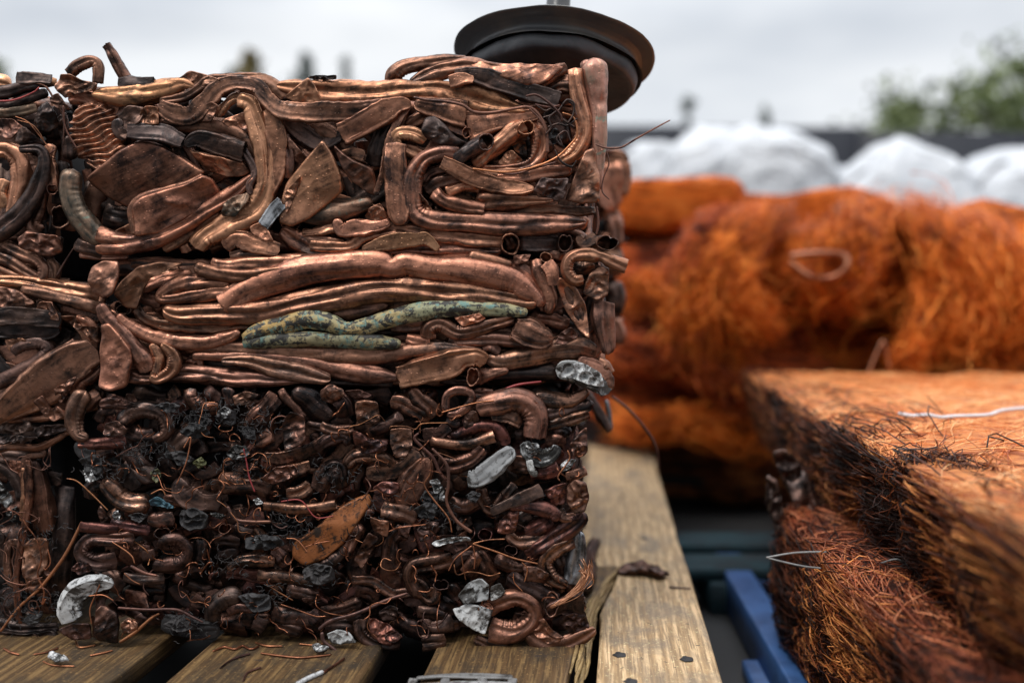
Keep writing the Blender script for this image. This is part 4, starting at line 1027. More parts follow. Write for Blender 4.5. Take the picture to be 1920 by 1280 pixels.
def wx(px, Y=0.0): return onY(px, 600, Y).x
def wz(py, Y=0.0): return onY(960, py, Y).z
YB = 0.40
specs = [  # name label px0 px1 pyTop pyBot Y0 data mats widths angle count
 ('copper_bale', 'bale of crumpled copper pipes with a pleated sheet, right stack, under the black drum', 133, 1118, 158, 468, 0.0, TOP, ['cu', 'br', 'bk', 'br'], (.012, .026), None, 70),
 ('copper_bale', 'bale of long sideways copper tubes with a green pipe, middle of the right stack', 178, 1140, 484, 722, 0.0, MID, ['cu', 'br', 'br', 'bk'], (.012, .024), .25, 56),
 ('burnt_copper_bale', 'blackened bale of short burnt elbows, wire and foil, bottom of the right stack', 150, 1100, 728, 1196, 0.0, BOT, ['bu', 'bub', 'bk', 'rd', 'bu'], (.013, .026), None, 200),
 ('copper_bale', 'bale with a long dark curved pipe, cut by the left edge, topmost of its stack', -420, 112, 166, 516, 0.014, LTOP, ['cu', 'br', 'bk', 'bk'], (.014, .028), None, 46),
 ('copper_bale', 'bale of slanting flattened brown pipes cut by the left edge, middle of its stack', -400, 176, 526, 778, 0.010, LMID, ['br', 'bk', 'br'], (.014, .028), .5, 36),
 ('burnt_copper_bale', 'dark bale with hanging wires and upright pipes, at the bottom of the left stack', -420, 96, 790, 1200, 0.026, LBOT, ['bu', 'bk', 'bub', 'tar'], (.012, .022), 1.4, 44),
]
for si, (nm, lb, p0, p1, q0, q1, Y0, data, mats, wr, ang, cnt) in enumerate(specs):
    x0, x1, z0, z1 = wx(p0, Y0), wx(p1, Y0), wz(q1, Y0), wz(q0, Y0)
    if si in (2, 5): z0 = ZT+.004
    e = bale(nm, lb, ((x0+x1)/2, Y0+YB/2, z0), x0, x1, z0, z1, Y0+.035, Y0+YB)
    pieces(e, data, Y0, seed=si+3)
    rests = []
    burnt = si in (2, 5)
    deep = (.008, .022) if not burnt else (.006, .024)
    lr = (.06, .14) if ang is None and not burnt else (.10, .28) if not burnt else (.018, .05)
    rests.append(fill(e, (x0+.004, Y0, z0+.003), (x1-x0-.008, 0, 0), (0, 0, z1-z0-.006), (0, -1, 0), cnt, wr, lr, mats, deep, ang, seed=si+40, Wobj=(45 if not burnt else 84), name='packed_pipe' if not burnt else 'packed_burnt_pipe', bend=.6 if not burnt else .8, profs='TTFGGS' if not burnt else 'FSSGFTT', plates=.15 if not burnt else .35))
    rests.append(fill(e, (x0+.004, Y0+.004, z0+.003), (x1-x0-.008, 0, 0), (0, 0, z1-z0-.006), (0, -1, 0), int(cnt*.8), wr, lr, mats, (.016, .034), ang, seed=si+60, Wobj=0))
    if si < 3:
        rests.append(fill(e, (x1+.002, Y0+.012, z0+.003), (0, YB-.02, 0), (0, 0, z1-z0-.006), (1, 0, 0), 50 if si < 2 else 90, wr, (.03, .09), mats, (.0, .014), None, seed=si+80, Wobj=0))
    if si in (0, 3):
        rests.append(fill(e, (x0+.004, Y0+.012, z1+.002), (x1-x0-.008, 0, 0), (0, YB-.02, 0), (0, 0, 1), 60, wr, (.06, .16), mats, (.0, .014), .8, seed=si+90, Wobj=0))
    join_stuff(e, rests)
    if burnt:                                               # the fine wires that spill out of it
        rng = random.Random(si+5); strands = MB()
        for k in range(230 if si == 2 else 70):
            px = rng.uniform(max(p0, -40)+8, p1-6); py = rng.uniform(q0+20, q1-2) if rng.random() < .55 else q0+20+(q1-q0-22)*rng.betavariate(2, 1.5)
            if rng.random() < .45: px = rng.gauss(p0+(p1-p0)*rng.choice([.2, .35, .55, .65]), 60); px = min(max(px, p0+6), p1-8)
            hd = rng.uniform(0, 6.28); L = rng.uniform(14, 60) if k > 40 else rng.uniform(50, 130); n = 6; pts = []
            Yw = Y0 - rng.uniform(.008, .022); cur = rng.gauss(0, .5); rad = rng.choice([.0006, .0008, .0011])
            for i in range(n):
                pts.append((*onY(px, py, Yw), rad*1.5, rad*1.5)); px += math.cos(hd)*L/n; py += math.sin(hd)*L/n
                px = min(max(px, p0+4), p1-2); py = min(max(py, q0+6), q1+6); hd += cur+rng.gauss(0, .55); Yw += rng.gauss(0, .003)
            big = k < 40 and si == 2
            mb = MB() if big else strands
            tube(mb, pts, m=5, prof='W', amp=0, rng=rng, dents=0, step=.002, twist=0)
            if big: mb.build('wire', M[rng.choice(['wire', 'wire', 'wired'])], e)
        strands.build('fine_wires', M['wire'] if si == 2 else M['wired'], e, kind='stuff')
        fz = MB()                                            # charred fibres
        for k in range(900 if si == 2 else 200):
            cx, cy = rng.choice([(400, 770), (350, 790), (480, 790), (620, 890), (440, 880), (270, 850), (540, 960), (600, 1080), (500, 1120), (200, 880), (700, 950), (820, 960), (350, 1170), (420, 1060), (560, 1000)]) if si == 2 else (rng.uniform(0, 120), rng.choice([1150, 1120, 1000]))
            px, py = rng.gauss(cx, 26), rng.gauss(cy, 14); Yw = Y0-rng.uniform(.004, .02); hd = rng.uniform(0, 6.28); pts = []
            for i in range(4):
                pts.append((*onY(px, py, Yw), .0009, .0009)); px += math.cos(hd)*5; py += math.sin(hd)*5; hd += rng.gauss(0, .9); Yw -= rng.uniform(-.002, .003)
            tube(fz, pts, m=4, prof='W', amp=0, rng=rng, dents=0, step=.0025, twist=0)
        fz.build('charred_fibres', M['tar'], e, kind='stuff')
# the bales behind, glimpsed past the right edge of the stack
YR = .47
e = bale('copper_bale', 'out of focus brown copper bale standing behind the right edge of the front stack', (wx(1000, YR), YR+.2, wz(640, YR)), wx(640, YR), wx(1166, YR), wz(645, YR), wz(300, YR), YR+.02, YR+.42)
REAR = """
@600,60
S cu 5 t.5 : 1480,660,60 1560,680,90 1640,690,80 1675,720,40
S cu 6 t.6 : 1600,690,90 1590,780,120 1570,880,120 1600,980,90
F cu 5 : 1660,700,60 1650,800,80 1640,900,70
G cu 5 : 1500,760,70 1560,900,90 1600,1020,90
G br 5 : 1600,980,70 1620,1100,80 1600,1180,60
T br 5 : 1590,1180,90 1620,1250,90 1600,1330,80
T bk 5 : 1600,1360,90 1620,1450,90 1600,1540,80
T br 5 : 1590,1560,80 1625,1650,80 1600,1690,60
G br 4 : 1440,700,90 1450,900,120 1460,1100,120
"""
pieces(e, REAR, YR, seed=77)
r1 = fill(e, (wx(640, YR), YR, wz(645, YR)), (wx(1166, YR)-wx(640, YR), 0, 0), (0, 0, wz(300, YR)-wz(645, YR)), (0, -1, 0), 60, (.016, .03), (.05, .14), ['cu', 'br', 'bk'], (0, .02), 1.2, seed=9, Wobj=0)
r2 = fill(e, (wx(1168, YR), YR, wz(645, YR)), (0, .4, 0), (0, 0, wz(300, YR)-wz(645, YR)), (1, 0, 0), 70, (.016, .03), (.05, .1), ['cu', 'br', 'bk'], (0, .012), 1.2, seed=10, Wobj=0)
r3 = fill(e, (wx(640, YR), YR, wz(300, YR)), (wx(1166, YR)-wx(640, YR), 0, 0), (0, .4, 0), (0, 0, 1), 50, (.016, .03), (.05, .14), ['cu', 'br', 'bk'], (0, .012), 1.2, seed=19, Wobj=0)
join_stuff(e, [r1, r2, r3])
x1r = wx(1095, YR)
e = bale('burnt_copper_bale', 'blurred dark bale low behind the front stack, under the out of focus brown bale', (wx(900, YR), YR+.2, ZT), wx(640, YR), x1r, ZT+.004, wz(650, YR), YR+.02, YR+.42)
r1 = fill(e, (wx(640, YR), YR, ZT+.004), (x1r-wx(640, YR), 0, 0), (0, 0, wz(655, YR)-ZT), (0, -1, 0), 70, (.012, .024), (.03, .09), ['bu', 'bk', 'bub'], (0, .02), None, seed=29, Wobj=0)
r2 = fill(e, (x1r+.004, YR, ZT+.004), (0, .4, 0), (0, 0, wz(655, YR)-ZT), (1, 0, 0), 80, (.012, .024), (.03, .09), ['bu', 'bk', 'bub'], (0, .012), None, seed=30, Wobj=0)
pieces(e, "@600,440\nT bk 12 : 1440,850,44 1500,940,50 1545,1010,50 1585,1075,36\nT al 11 : 1560,900,20 1575,960,22 1588,1050,20\nW wired 10 t.9 : 1590,880,16 1680,950,18 1760,1040,18 1830,1150,17 1850,1280,14", YR-.2, seed=78)
join_stuff(e, [r1, r2])
# ------------------------------------------------------------------ wood, pallet and what lies on it
def wood(name, a, b_, stain, off=0.0, green=None):
    m, t, b = newmat(name); tc = N(t, 'ShaderNodeTexCoord'); oi = N(t, 'ShaderNodeObjectInfo')
    offc = N(t, 'ShaderNodeCombineXYZ'); rr = math_(t, 'MULTIPLY', oi.outputs['Random'], 11.0)
    for i in range(3): t.links.new(rr, offc.inputs[i])
    uv = tc.outputs['UV']
    g1 = noi(t, uv, 1, 6, .6, .6, mapsc=(4, 90, 1), off=offc.outputs[0]); g2 = noi(t, uv, 1, 4, .7, .2, mapsc=(16, 420, 1), off=offc.outputs[0])
    wv = N(t, 'ShaderNodeTexWave', wave_type='BANDS', bands_direction='Y', i_Scale=16.0, i_Distortion=3.5, i_Detail=3.0); wv.inputs['Detail Scale'].default_value = 1.2
    mp = N(t, 'ShaderNodeMapping'); mp.inputs['Scale'].default_value = (.35, 1.6, 1); t.links.new(uv, mp.inputs[0]); t.links.new(offc.outputs[0], mp.inputs['Location']); t.links.new(mp.outputs[0], wv.inputs['Vector'])
    col = mixc(t, ramp(t, wv.outputs['Fac'], [(.3, (0, 0, 0)), (.85, (1, 1, 1))]), a, b_)
    col = mixc(t, ramp(t, g2, [(.42, (1, 1, 1)), (.56, (0, 0, 0))]), col, tuple(x*.62 for x in b_))
    col = mixc(t, math_(t, 'MULTIPLY', ramp(t, noi(t, tc.outputs['Object'], 13, 6, .65, .5, mapsc=(1.6, .7, 1), off=offc.outputs[0]), [(.47, (0, 0, 0)), (.62, (1, 1, 1))]), .8), col, stain)
    col = mixc(t, ramp(t, noi(t, tc.outputs['Object'], 75, 4, .6, .3, off=offc.outputs[0]), [(.66, (0, 0, 0)), (.71, (1, 1, 1))]), col, (.035, .025, .02))
    col = mixc(t, math_(t, 'MULTIPLY', ramp(t, noi(t, tc.outputs['Object'], 240, 3, .7), [(.6, (0, 0, 0)), (.68, (1, 1, 1))]), .5), col, tuple(min(1, x*1.9) for x in a))
    t.links.new(col, b.inputs['Base Color'])
    b.inputs['Roughness'].default_value = .62
    p = bump(t, b, math_(t, 'ADD', g2, math_(t, 'MULTIPLY', wv.outputs['Fac'], .4)), .5, .0012); bump(t, b, g1, .4, .002, p)
    return m
M['wood'] = wood('weathered_wood', (.68, .47, .265), (.44, .28, .14), (.20, .15, .105))
M['woodd'] = wood('wet_wood', (.20, .118, .045), (.105, .056, .02), (.028, .021, .014))
M['woods'] = wood('broken_wood', (.40, .27, .11), (.26, .16, .06), (.12, .07, .03))
M['woodk'] = wood('dark_wood', (.07, .055, .045), (.05, .04, .03), (.02, .02, .02))
def prism(mb, plan, zt, th, dirv, sub=.03):
    """plan: ring of (x, y) seen from above; straight-sided board, uv along dirv"""
    P = [np.array(p, float) for p in plan]; pts = []
    for i in range(len(P)):
        a, b = P[i], P[(i+1) % len(P)]; k = max(1, int(np.linalg.norm(b-a)/sub))
        for j in range(k): pts.append(a+(b-a)*j/k)
    pts = np.array(pts); 
    area = .5*sum(pts[i-1][0]*pts[i][1]-pts[i][0]*pts[i-1][1] for i in range(len(pts)))
    if area < 0: pts = pts[::-1]
    n = len(pts); d = np.array(dirv); q = np.array([-d[1], d[0]]); cen = pts.mean(0)
    nrmv = np.roll(pts, -1, 0)-np.roll(pts, 1, 0); nrmv = np.stack([nrmv[:, 1], -nrmv[:, 0]], -1); nrmv /= np.linalg.norm(nrmv, axis=1)[:, None]+1e-9
    rings = []; uvs = []
    for z, ins, vo in ((zt-th, 0, -.03), (zt-.003, 0, .0), (zt-.001, .0008, .003), (zt, .003, .004)):
        r = pts-nrmv*ins; z_ = np.array([z + .0008*mno.noise(Vector((p[0]*30, p[1]*8, 0))) for p in r])
        rings.append(np.c_[r, z_]); uvs.append(np.stack([r@d, r@q+vo], -1))
    V = np.array(rings); mb.add(V.reshape(-1, 3), grid_faces(4, n), np.array(uvs).reshape(-1, 2))
    return rings[-1], rings[0], uvs[-1]
def board(name, plan, zt, th, dirv, mat, parent, label=None):
    mb = MB(); top, bot, uv = prism(mb, plan, zt, th, dirv)
    o = mb.build(name, mat, parent, smooth=False, label=label)
    import bmesh
    bm = bmesh.new(); bm.from_mesh(o.data); bm.verts.ensure_lookup_table(); n = len(top); uvl = bm.loops.layers.uv.active
    for idx, rev in ((range(3*n, 4*n), False), (range(0, n), True)):
        vs = [bm.verts[i] for i in idx]
        es = [bm.edges.get((vs[i], vs[(i+1) % n])) for i in range(n)]
        r = bmesh.ops.triangle_fill(bm, use_beauty=True, edges=[e_ for e_ in es if e_])
        loc = Vector(parent.location)
        for f in [g for g in r['geom'] if isinstance(g, bmesh.types.BMFace)]:
            if (f.normal.z > 0) == rev: f.normal_flip()
            for lp in f.loops:
                p = lp.vert.co + loc; lp[uvl].uv = (p.x*dirv[0]+p.y*dirv[1], -p.x*dirv[1]+p.y*dirv[0])
    bm.to_mesh(o.data); bm.free(); return o
VPX = 1133
YAW = math.atan((VPX-960)/FPX); DV = (math.sin(YAW), math.cos(YAW))
def zx(px, py, Z=ZT): p = onZ(px, py, Z); return (p.x, p.y)
def ext(p, k): return (p[0]+DV[0]*k, p[1]+DV[1]*k)
pal = empty('wooden_pallet', (0, .2, ZT-.13), label='weathered wooden pallet with a split board under the copper bales', cat='pallet')
def strip(lx, rx, mat, y=1280, far=1.62, near=.12, left=None, right=None, label=None):
    a, b = zx(lx, y), zx(rx, y)
    A = left or [ext(a, -near), ext(a, far)]; B = right or [ext(b, -near), ext(b, far)]
    return board('deck_board', A + B[::-1], ZT, .021, DV, M[mat], pal, label)
strip(-560, -250, 'woodd'); strip(-190, 205, 'woodd'); strip(308, 672, 'woodd')
crackC = [zx(*p) for p in [(1058, 1300), (1066, 1262), (1078, 1225), (1082, 1190), (1092, 1160), (1100, 1130), (1118, 1108), (1132, 1090), (1150, 1074), (1158, 1060)]]
crackD = [zx(*p) for p in [(1116, 1300), (1119, 1262), (1122, 1225), (1124, 1190), (1126, 1165), (1124, 1150), (1134, 1125), (1146, 1105), (1154, 1085), (1162, 1062)]]
c0 = zx(785, 1280); e0 = zx(1357, 1280)
hiddenx = ext(crackC[-1], .02)
strip(785, 0, 'woodd', left=[ext(c0, -.12), ext(c0, 1.62)], right=[ext(crackC[0], -.12)]+crackC+[zx(1080, 1061), ext(zx(1080, 1061), 1.2)], label='left part of the split deck board')
# the wide right-hand board; its left side is the split
wide = strip(0, 1357, 'wood', left=[ext(crackD[0], -.12)]+crackD+[zx(1082, 1059.5), ext(zx(1082, 1059.5), 1.2)], right=[ext(e0, -.12)]+[zx(*p) for p in [(1353, 1268), (1330, 1190), (1312, 1135), (1292, 1070), (1268, 1002), (1266, 990), (1262, 975), (1247, 930), (1233, 885), (1226, 850), (1216, 815)]], label='wide split deck board of paler wood')
for q_ in ((1162, 1228), (1288, 1236), (1183, 1278), (1168, 930), (1208, 1010)):
    p = onZ(*q_, ZT); mb = MB(); rr_ = .0042 if q_[1] > 1100 else .003
    V = [[(p.x+r*rr_*math.cos(a*.524)*(1+.25*math.sin(a*2.3)), p.y+r*rr_*1.2*math.sin(a*.524)*(1+.2*math.cos(a*1.7)), ZT+z) for a in range(12)] for r, z in ((1.5, .0006), (1.2, .0016), (.8, .0014), (.45, .0022), (.01, .0024))]
    mb.add(np.array(V), grid_faces(5, 12)); mb.build('nail_head', M['tar'], pal).parent = wide
# broken fibres of the split
sv = MB(); rng = random.Random(3)
for k in range(60):
    i0 = rng.uniform(0, 6.5); pts = []
    n = 5; ln = rng.uniform(1.2, 3)
    dx = rng.uniform(0, .009); zz = rng.uniform(-.014, .0005)
    for j in range(n):
        f = min(i0+ln*j/(n-1), len(crackC)-1.01); i = int(f); p = Vector(crackC[i]).lerp(Vector(crackC[i+1]), f-i)
        taper = math.sin(math.pi*(j+.4)/(n+.2))
        cl = 1-max(0, (f-5)/5)
        pts.append((p.x+(dx-zz*.55)*cl*.9+rng.uniform(-.0006, .0006), p.y, ZT+zz+rng.uniform(-.0008, .0008), .0035*taper+.0006, .0045*taper+.0006))
    tube(sv, pts, front=(0, 0, 1), m=7, prof='F', amp=.1, rng=rng, dents=0, step=.004, twist=.3)
sv.build('splintered_edge', M['woods'], pal, label='pale broken fibres along the split')
for yy in (-.16, .42, 1.05):
    mb = MB(); p = (DV[0]*yy, DV[1]*yy)
    box(mb, (p[0]-.27, yy, ZT-.021-.012), (.72, .10, .02), rot=-YAW, bev=.002)
    mb.build('cross_board', M['woodk'], pal, smooth=False)
    for xx in (-.58, -.25, .03):
        mb = MB(); box(mb, (p[0]+xx, yy, ZT-.043-.043), (.1, .095, .085), rot=-YAW, bev=.003); mb.build('block', M['woodk'], pal, smooth=False)

# loose bits on the boards
def loose(name, prof, mat, pts, Z, label, cat, group=None, **kw):
    A = []
    P = [tuple(map(float, p.split(','))) for p in pts.split()]
    d0 = onZ(P[0][0], P[0][1], Z); e = None
    mb = MB()
    for q in P:
        x, y, w_ = q[:3]; p = onZ(x, y, Z); w__ = w_*(p.y+D0)/FPX
        A.append((p.x, p.y, Z+w__*.42+(q[3]*.001 if len(q) > 3 else 0), w__, w__*kw.get('t', .85)))
    tube(mb, A, front=(0, 0, 1), m=10 if w_ < 10 else 18, prof=prof, amp=kw.get('amp', .05), rng=R, dents=kw.get('dents', 1), o0=kw.get('o0', False), o1=kw.get('o1', False), step=kw.get('step'))
    o = mb.build(name, M[mat]); c = np.array([v.co[:] for v in o.data.vertices]).mean(0)
    o.data.transform(Matrix.Translation(-Vector(c))); o.location = c
    return tag(o, label, cat, group)
Z0 = ZT+.0005
oc = MB(); rq = random.Random(12)
plate(oc, [onZ(x, y, Z0+.004+z*.001) for x, y, z in [(1154, 1071, 0), (1172, 1056, 6), (1200, 1050, 9), (1232, 1058, 7), (1257, 1077, 0), (1240, 1083, 0), (1212, 1070, 4), (1182, 1071, 3)]], .007, amp=.0035, rng=rq, crumple=1.6, roll=.2)
tag(oc.build('pipe_offcut', M['bu']), 'crumpled dark crescent of crushed pipe lying across the wide pale board', 'pipe offcut')
loose('pipe_offcut', 'G', 'bk', '1094,1120,34 1100,1085,40 1106,1055,26,4 1116,1030,22,6', Z0, 'dark pipe offcut on the pallet against the right side of the burnt bale', 'pipe offcut', amp=.12)
loose('nail', 'W', 'bk', '1254,1102,5 1275,1103,4 1296,1104,3', Z0, 'short dark nail lying at the right edge of the wide board', 'nail')
G_ = 'wire clippings on the pallet boards'
for q, lb in [('398,1222,4 420,1214,5 440,1218,5 455,1212,5 470,1218,5 486,1212,4', 'wavy copper wire clipping at the left of the board under the foil bits'),
              ('488,1225,4 520,1230,5 560,1234,5 590,1232,5 622,1228,4', 'long thin copper wire lying along the second board'),
              ('412,1254,4 430,1240,4 450,1232,5 470,1226,4', 'bent copper wire near the dark gap on the second board'),
              ('478,1205,4 500,1212,5 530,1212,4', 'short orange wire close to the foot of the burnt bale'),
              ('168,1230,4 190,1226,5 212,1220,4', 'copper wire clipping pointing right near the left board edge'),
              ('62,1228,4 85,1224,4 110,1216,5', 'copper wire clipping beside the silver foil on the left board'),
              ('80,1240,3 100,1248,4 140,1250,4', 'thin dull wire below the silver foil on the left board'),
              ('455,1278,4 465,1262,5 490,1252,5', 'dark twig of wire at the bottom of the second board'),
              ('6,1216,4 20,1224,5 36,1228,4', 'copper wire clipping at the far left of the boards'),
              ('142,1203,4 150,1215,5 180,1210,4', 'hooked orange wire by the box shaped scrap'),
              ('560,1208,4 590,1210,4 612,1206,4', 'thin wire clipping beside the chalky oval piece')]:
    loose('wire_clipping', 'W', 'wire' if 'dark' not in lb else 'wired', q, Z0, lb, 'wire', G_, amp=0, dents=0)
wc = empty('white_cable', onZ(610, 1265, Z0), label='white sheathed cable end with a bare tip at the bottom edge of the boards', cat='cable')
def sub(parent, name, mat, pts, Z, prof='T', **kw):
    mb = MB(); A = []
    for q in pts: p = onZ(q[0], q[1], Z); w__ = q[2]*(p.y+D0)/FPX; A.append((p.x, p.y, Z+w__*.45+(q[3]*.001 if len(q) > 3 else 0), w__, w__))
    tube(mb, A, front=(0, 0, 1), m=12, prof=prof, amp=.05, rng=R, dents=1); mb.build(name, M[mat], parent)
sub(wc, 'sheath', 'wh', [(540, 1296, 10), (575, 1276, 9), (606, 1262, 8)], Z0, dents=1)
sub(wc, 'bare_tip', 'cu', [(605, 1263, 5.5), (625, 1250, 5), (646, 1235, 4.5)], Z0)
fo = MB(); plate(fo, [onZ(x, y, Z0+.004+z*.001) for x, y, z in [(88, 1232, 1), (100, 1222, 5), (125, 1230, 6), (130, 1238, 2), (105, 1243, 1)]], .004, amp=.002, rng=R)
tag(fo.build('foil_scrap', M['alm']), 'crumpled silver foil bit on the left pallet board', 'foil')
fo = MB(); plate(fo, [onZ(x, y, Z0+.004+z*.001) for x, y, z in [(585, 1212, 1), (600, 1208, 5), (618, 1212, 6), (612, 1220, 2), (590, 1221, 1)]], .004, amp=.002, rng=R)
tag(fo.build('foil_scrap', M['alm']), 'small foil bit on the second board by the chalky oval scrap', 'foil')
# the slotted grey metal strip lying at the bottom edge
gs = MB(); Zs = Z0
def flatring(px):                                # outline ring with slots: three crossbars between two rails
    return
rail = [onZ(780, 1277, Zs), onZ(830, 1273, Zs), onZ(900, 1273, Zs), onZ(962, 1275, Zs)]
st = empty('slotted_metal_strip', onZ(870, 1275, Zs), label='grey slotted metal strip lying at the bottom edge of the pallet', cat='metal strip')
mb = MB(); tube(mb, [(p.x, p.y, Zs+.003, .009, .003) for p in rail], front=(0, 0, 1), m=12, prof='F', amp=.05, rng=R, dents=1); mb.build('rail', M['dull'], st)
mb = MB(); tube(mb, [(p.x, p.y-.02, Zs+.003, .009, .003) for p in rail], front=(0, 0, 1), m=12, prof='F', amp=.05, rng=R, dents=1); mb.build('rail', M['dull'], st)
for px in (776, 836, 905, 962):
    p = onZ(px, 1279, Zs); mb = MB(); tube(mb, [(p.x, p.y+.002, Zs+.003, .009, .003), (p.x-.001, p.y-.01, Zs+.003, .008, .003), (p.x, p.y-.022, Zs+.003, .009, .003)], front=(0, 0, 1), m=10, prof='F', amp=.05, rng=R, dents=0); mb.build('crossbar', M['dull'], st)
# thin copper wires tied in a bundle at the bale's lower right corner
wb = MB(); rng = random.Random(8)
for k in range(26):
    o = rng.uniform(-1, 1); c = rng.uniform(-1, 1); Yw = -.02+rng.uniform(-.006, .004)
    j = lambda a: rng.uniform(-a, a)
    pts = [(1032+j(3), 1138+j(3)), (1055+o*3+j(3), 1126+c*4+j(3)), (1078+o*5+j(4), 1108+c*6+j(4)), (1094+o*5+j(4), 1090+c*8+j(4)), (1101+o*9+j(3), 1072+c*11), (1097+o*13, 1058+c*14)]
    if k % 6 == 0: pts += [(1108+o*4, 1076+c*3), (1113, 1092), (1100, 1104)]
    tube(wb, [(*onY(x, y, Yw+rng.uniform(-.004, .004)), .0007, .0007) for x, y in pts], m=5, prof='W', amp=0, rng=rng, dents=0, step=.003, twist=0)
tag(wb.build('wire_bundle', M['cub']), 'small bundle of thin bright copper wires at the lower right corner of the burnt bale', 'wire bundle')

# ------------------------------------------------------------------ the black flanged drum on top
YD = .12; SD = (YD+D0)/FPX
dc = onY(1035, 149, YD)
dr = empty('flanged_metal_drum', dc, label='black round metal drum with a wide rolled rim, tipped on top of the right stack', cat='metal drum')
dr.rotation_euler = (math.radians(-13.5), math.radians(5), 0)
def drum_mat(name, a, b_, r):
    m, t, b = newmat(name); tc = N(t, 'ShaderNodeTexCoord'); ob = tc.outputs['Object']
    n1 = noi(t, ob, 14, 6, .65, .4); n2 = noi(t, ob, 120, 5, .7)
    c = mixc(t, ramp(t, n1, [(.42, (0, 0, 0)), (.62, (1, 1, 1))]), a, b_)
    c = mixc(t, ramp(t, n2, [(.66, (0, 0, 0)), (.72, (1, 1, 1))]), c, (.11, .035, .03))
    t.links.new(c, b.inputs['Base Color']); b.inputs['Metallic'].default_value = .0
    rr = N(t, 'ShaderNodeMapRange'); t.links.new(n1, rr.inputs[0]); rr.inputs['To Min'].default_value = r; rr.inputs['To Max'].default_value = r+.3; t.links.new(rr.outputs[0], b.inputs['Roughness'])
    p = bump(t, b, n2, .3, .0008); bump(t, b, noi(t, ob, 30, 3, .5), .3, .003, p); return m
M['drum'] = drum_mat('black_metal', (.055, .055, .058), (.10, .09, .078), .20)
M['drumb'] = drum_mat('rough_black_metal', (.035, .038, .044), (.085, .09, .10), .35)
def lathe(prof, mat, name, parent, m=96, amp=.0006, lab=None):
    P = catmull([(r, z, 0) for r, z in prof], 5); mb = MB(); th = np.linspace(0, 2*np.pi, m, endpoint=False)
    rr = P[:, 0][:, None]*np.ones(m); V = np.stack([rr*np.cos(th), rr*np.sin(th), P[:, 1][:, None]*np.ones(m)], -1)
    for i in range(V.shape[0]):
        for j in range(m):
            a = mno.noise(Vector(V[i, j]*22)+Vector((3, 1, 2)))*amp*2.2+mno.noise(Vector(V[i, j]*70))*amp*.6
            V[i, j, :2] *= 1+a/max(.02, rr[i, 0])*(rr[i, 0]/.1); V[i, j, 2] += a
    mb.add(V.reshape(-1, 3), grid_faces(len(P), m), np.stack([(th*.1)[None]*np.ones((len(P), 1)), P[:, 1][:, None]*np.ones(m)], -1).reshape(-1, 2))
    o = mb.build(name, mat, None); o.parent = parent
    if lab: o['label'] = lab
    return o
k = 186*SD/.115
def S_(l): return [(r*k, z*k*.42) for r, z in l]
lathe(S_([(.0, .066), (.05, .067), (.098, .066), (.108, .067), (.1135, .066), (.1155, .062), (.1135, .058), (.109, .056), (.104, .053), (.1, .050)]), M['drum'], 'rolled_rim', dr)
lathe(S_([(.104, .054), (.1005, .05), (.0965, .044), (.0945, .036), (.0950, .026), (.098, .018), (.1015, .012), (.103, .010)]), M['drum'], 'side_wall', dr)
lathe(S_([(.095, .0125), (.0965, .0115), (.0975, .008), (.0965, -.006), (.094, -.018), (.090, -.0235), (.08, -.0245), (.04, -.024), (.0, -.024)]), M['drumb'], 'base_flange', dr, amp=.0012)
lathe([(0, .03*k), (.0135, .03*k), (.014, .05*k), (.0135, .12*k), (.012, .13*k), (0, .13*k)], M['drum'], 'spindle', dr, m=24, amp=.0002)
# ------------------------------------------------------------------ ground
def simple(name, a, b_, scale, rough=.8, bs=.4, bd=.01, metallic=0.0):
    m, t, b = newmat(name); tc = N(t, 'ShaderNodeTexCoord'); ob = tc.outputs['Object']
    n1 = noi(t, ob, scale, 6, .65, .3)
    t.links.new(mixc(t, ramp(t, n1, [(.4, (0, 0, 0)), (.62, (1, 1, 1))]), a, b_), b.inputs['Base Color'])
    b.inputs['Roughness'].default_value = rough; b.inputs['Metallic'].default_value = metallic
    bump(t, b, noi(t, ob, scale*6, 5, .65), bs, bd); return m
M['ground'] = simple('shade_dark_concrete', (.022, .022, .023), (.013, .013, .014), 1.5, .7)  # dark concrete, deepened further to paint the shade between the pallets
gm = MB(); n = 61; xs = np.sinh(np.linspace(-5.5, 5.5, n))*1.6
X, Y = np.meshgrid(xs, xs); gm.add(np.stack([X, Y, np.zeros_like(X)], -1).reshape(-1, 3), grid_faces(n, n, False), np.stack([X, Y], -1).reshape(-1, 2))
gr_ = tag(gm.build('ground', M['ground'], smooth=False), kind='structure')

# ------------------------------------------------------------------ copper wire bales (all strands real, built with numpy)
def strand_mat(name, stops, met=.55, rough=.42):
    m, t, b = newmat(name); tc = N(t, 'ShaderNodeTexCoord'); sx = N(t, 'ShaderNodeSeparateXYZ'); t.links.new(tc.outputs['UV'], sx.inputs[0])
    n1 = math_(t, 'ADD', math_(t, 'MULTIPLY', noi(t, tc.outputs['Object'], 11, 4, .6, .8), 1.0), math_(t, 'MULTIPLY', noi(t, tc.outputs['Object'], 4, 3, .6, .8), 1.1))  # random stain tone; its dark patches also paint shaded hollows of the heap
    n1 = math_(t, 'SUBTRACT', n1, .55)
    f = math_(t, 'ADD', math_(t, 'MULTIPLY', sx.outputs['Y'], .55), math_(t, 'MULTIPLY', n1, .9))
    f = math_(t, 'SUBTRACT', f, .22)
    t.links.new(ramp(t, f, stops), b.inputs['Base Color']); b.inputs['Metallic'].default_value = met; b.inputs['Roughness'].default_value = rough
    return m
M['w_or'] = strand_mat('orange_wire', [(.10, (.07, .012, .004)), (.34, (.52, .105, .012)), (.60, (.90, .235, .024)), (1., (1.0, .42, .09))])
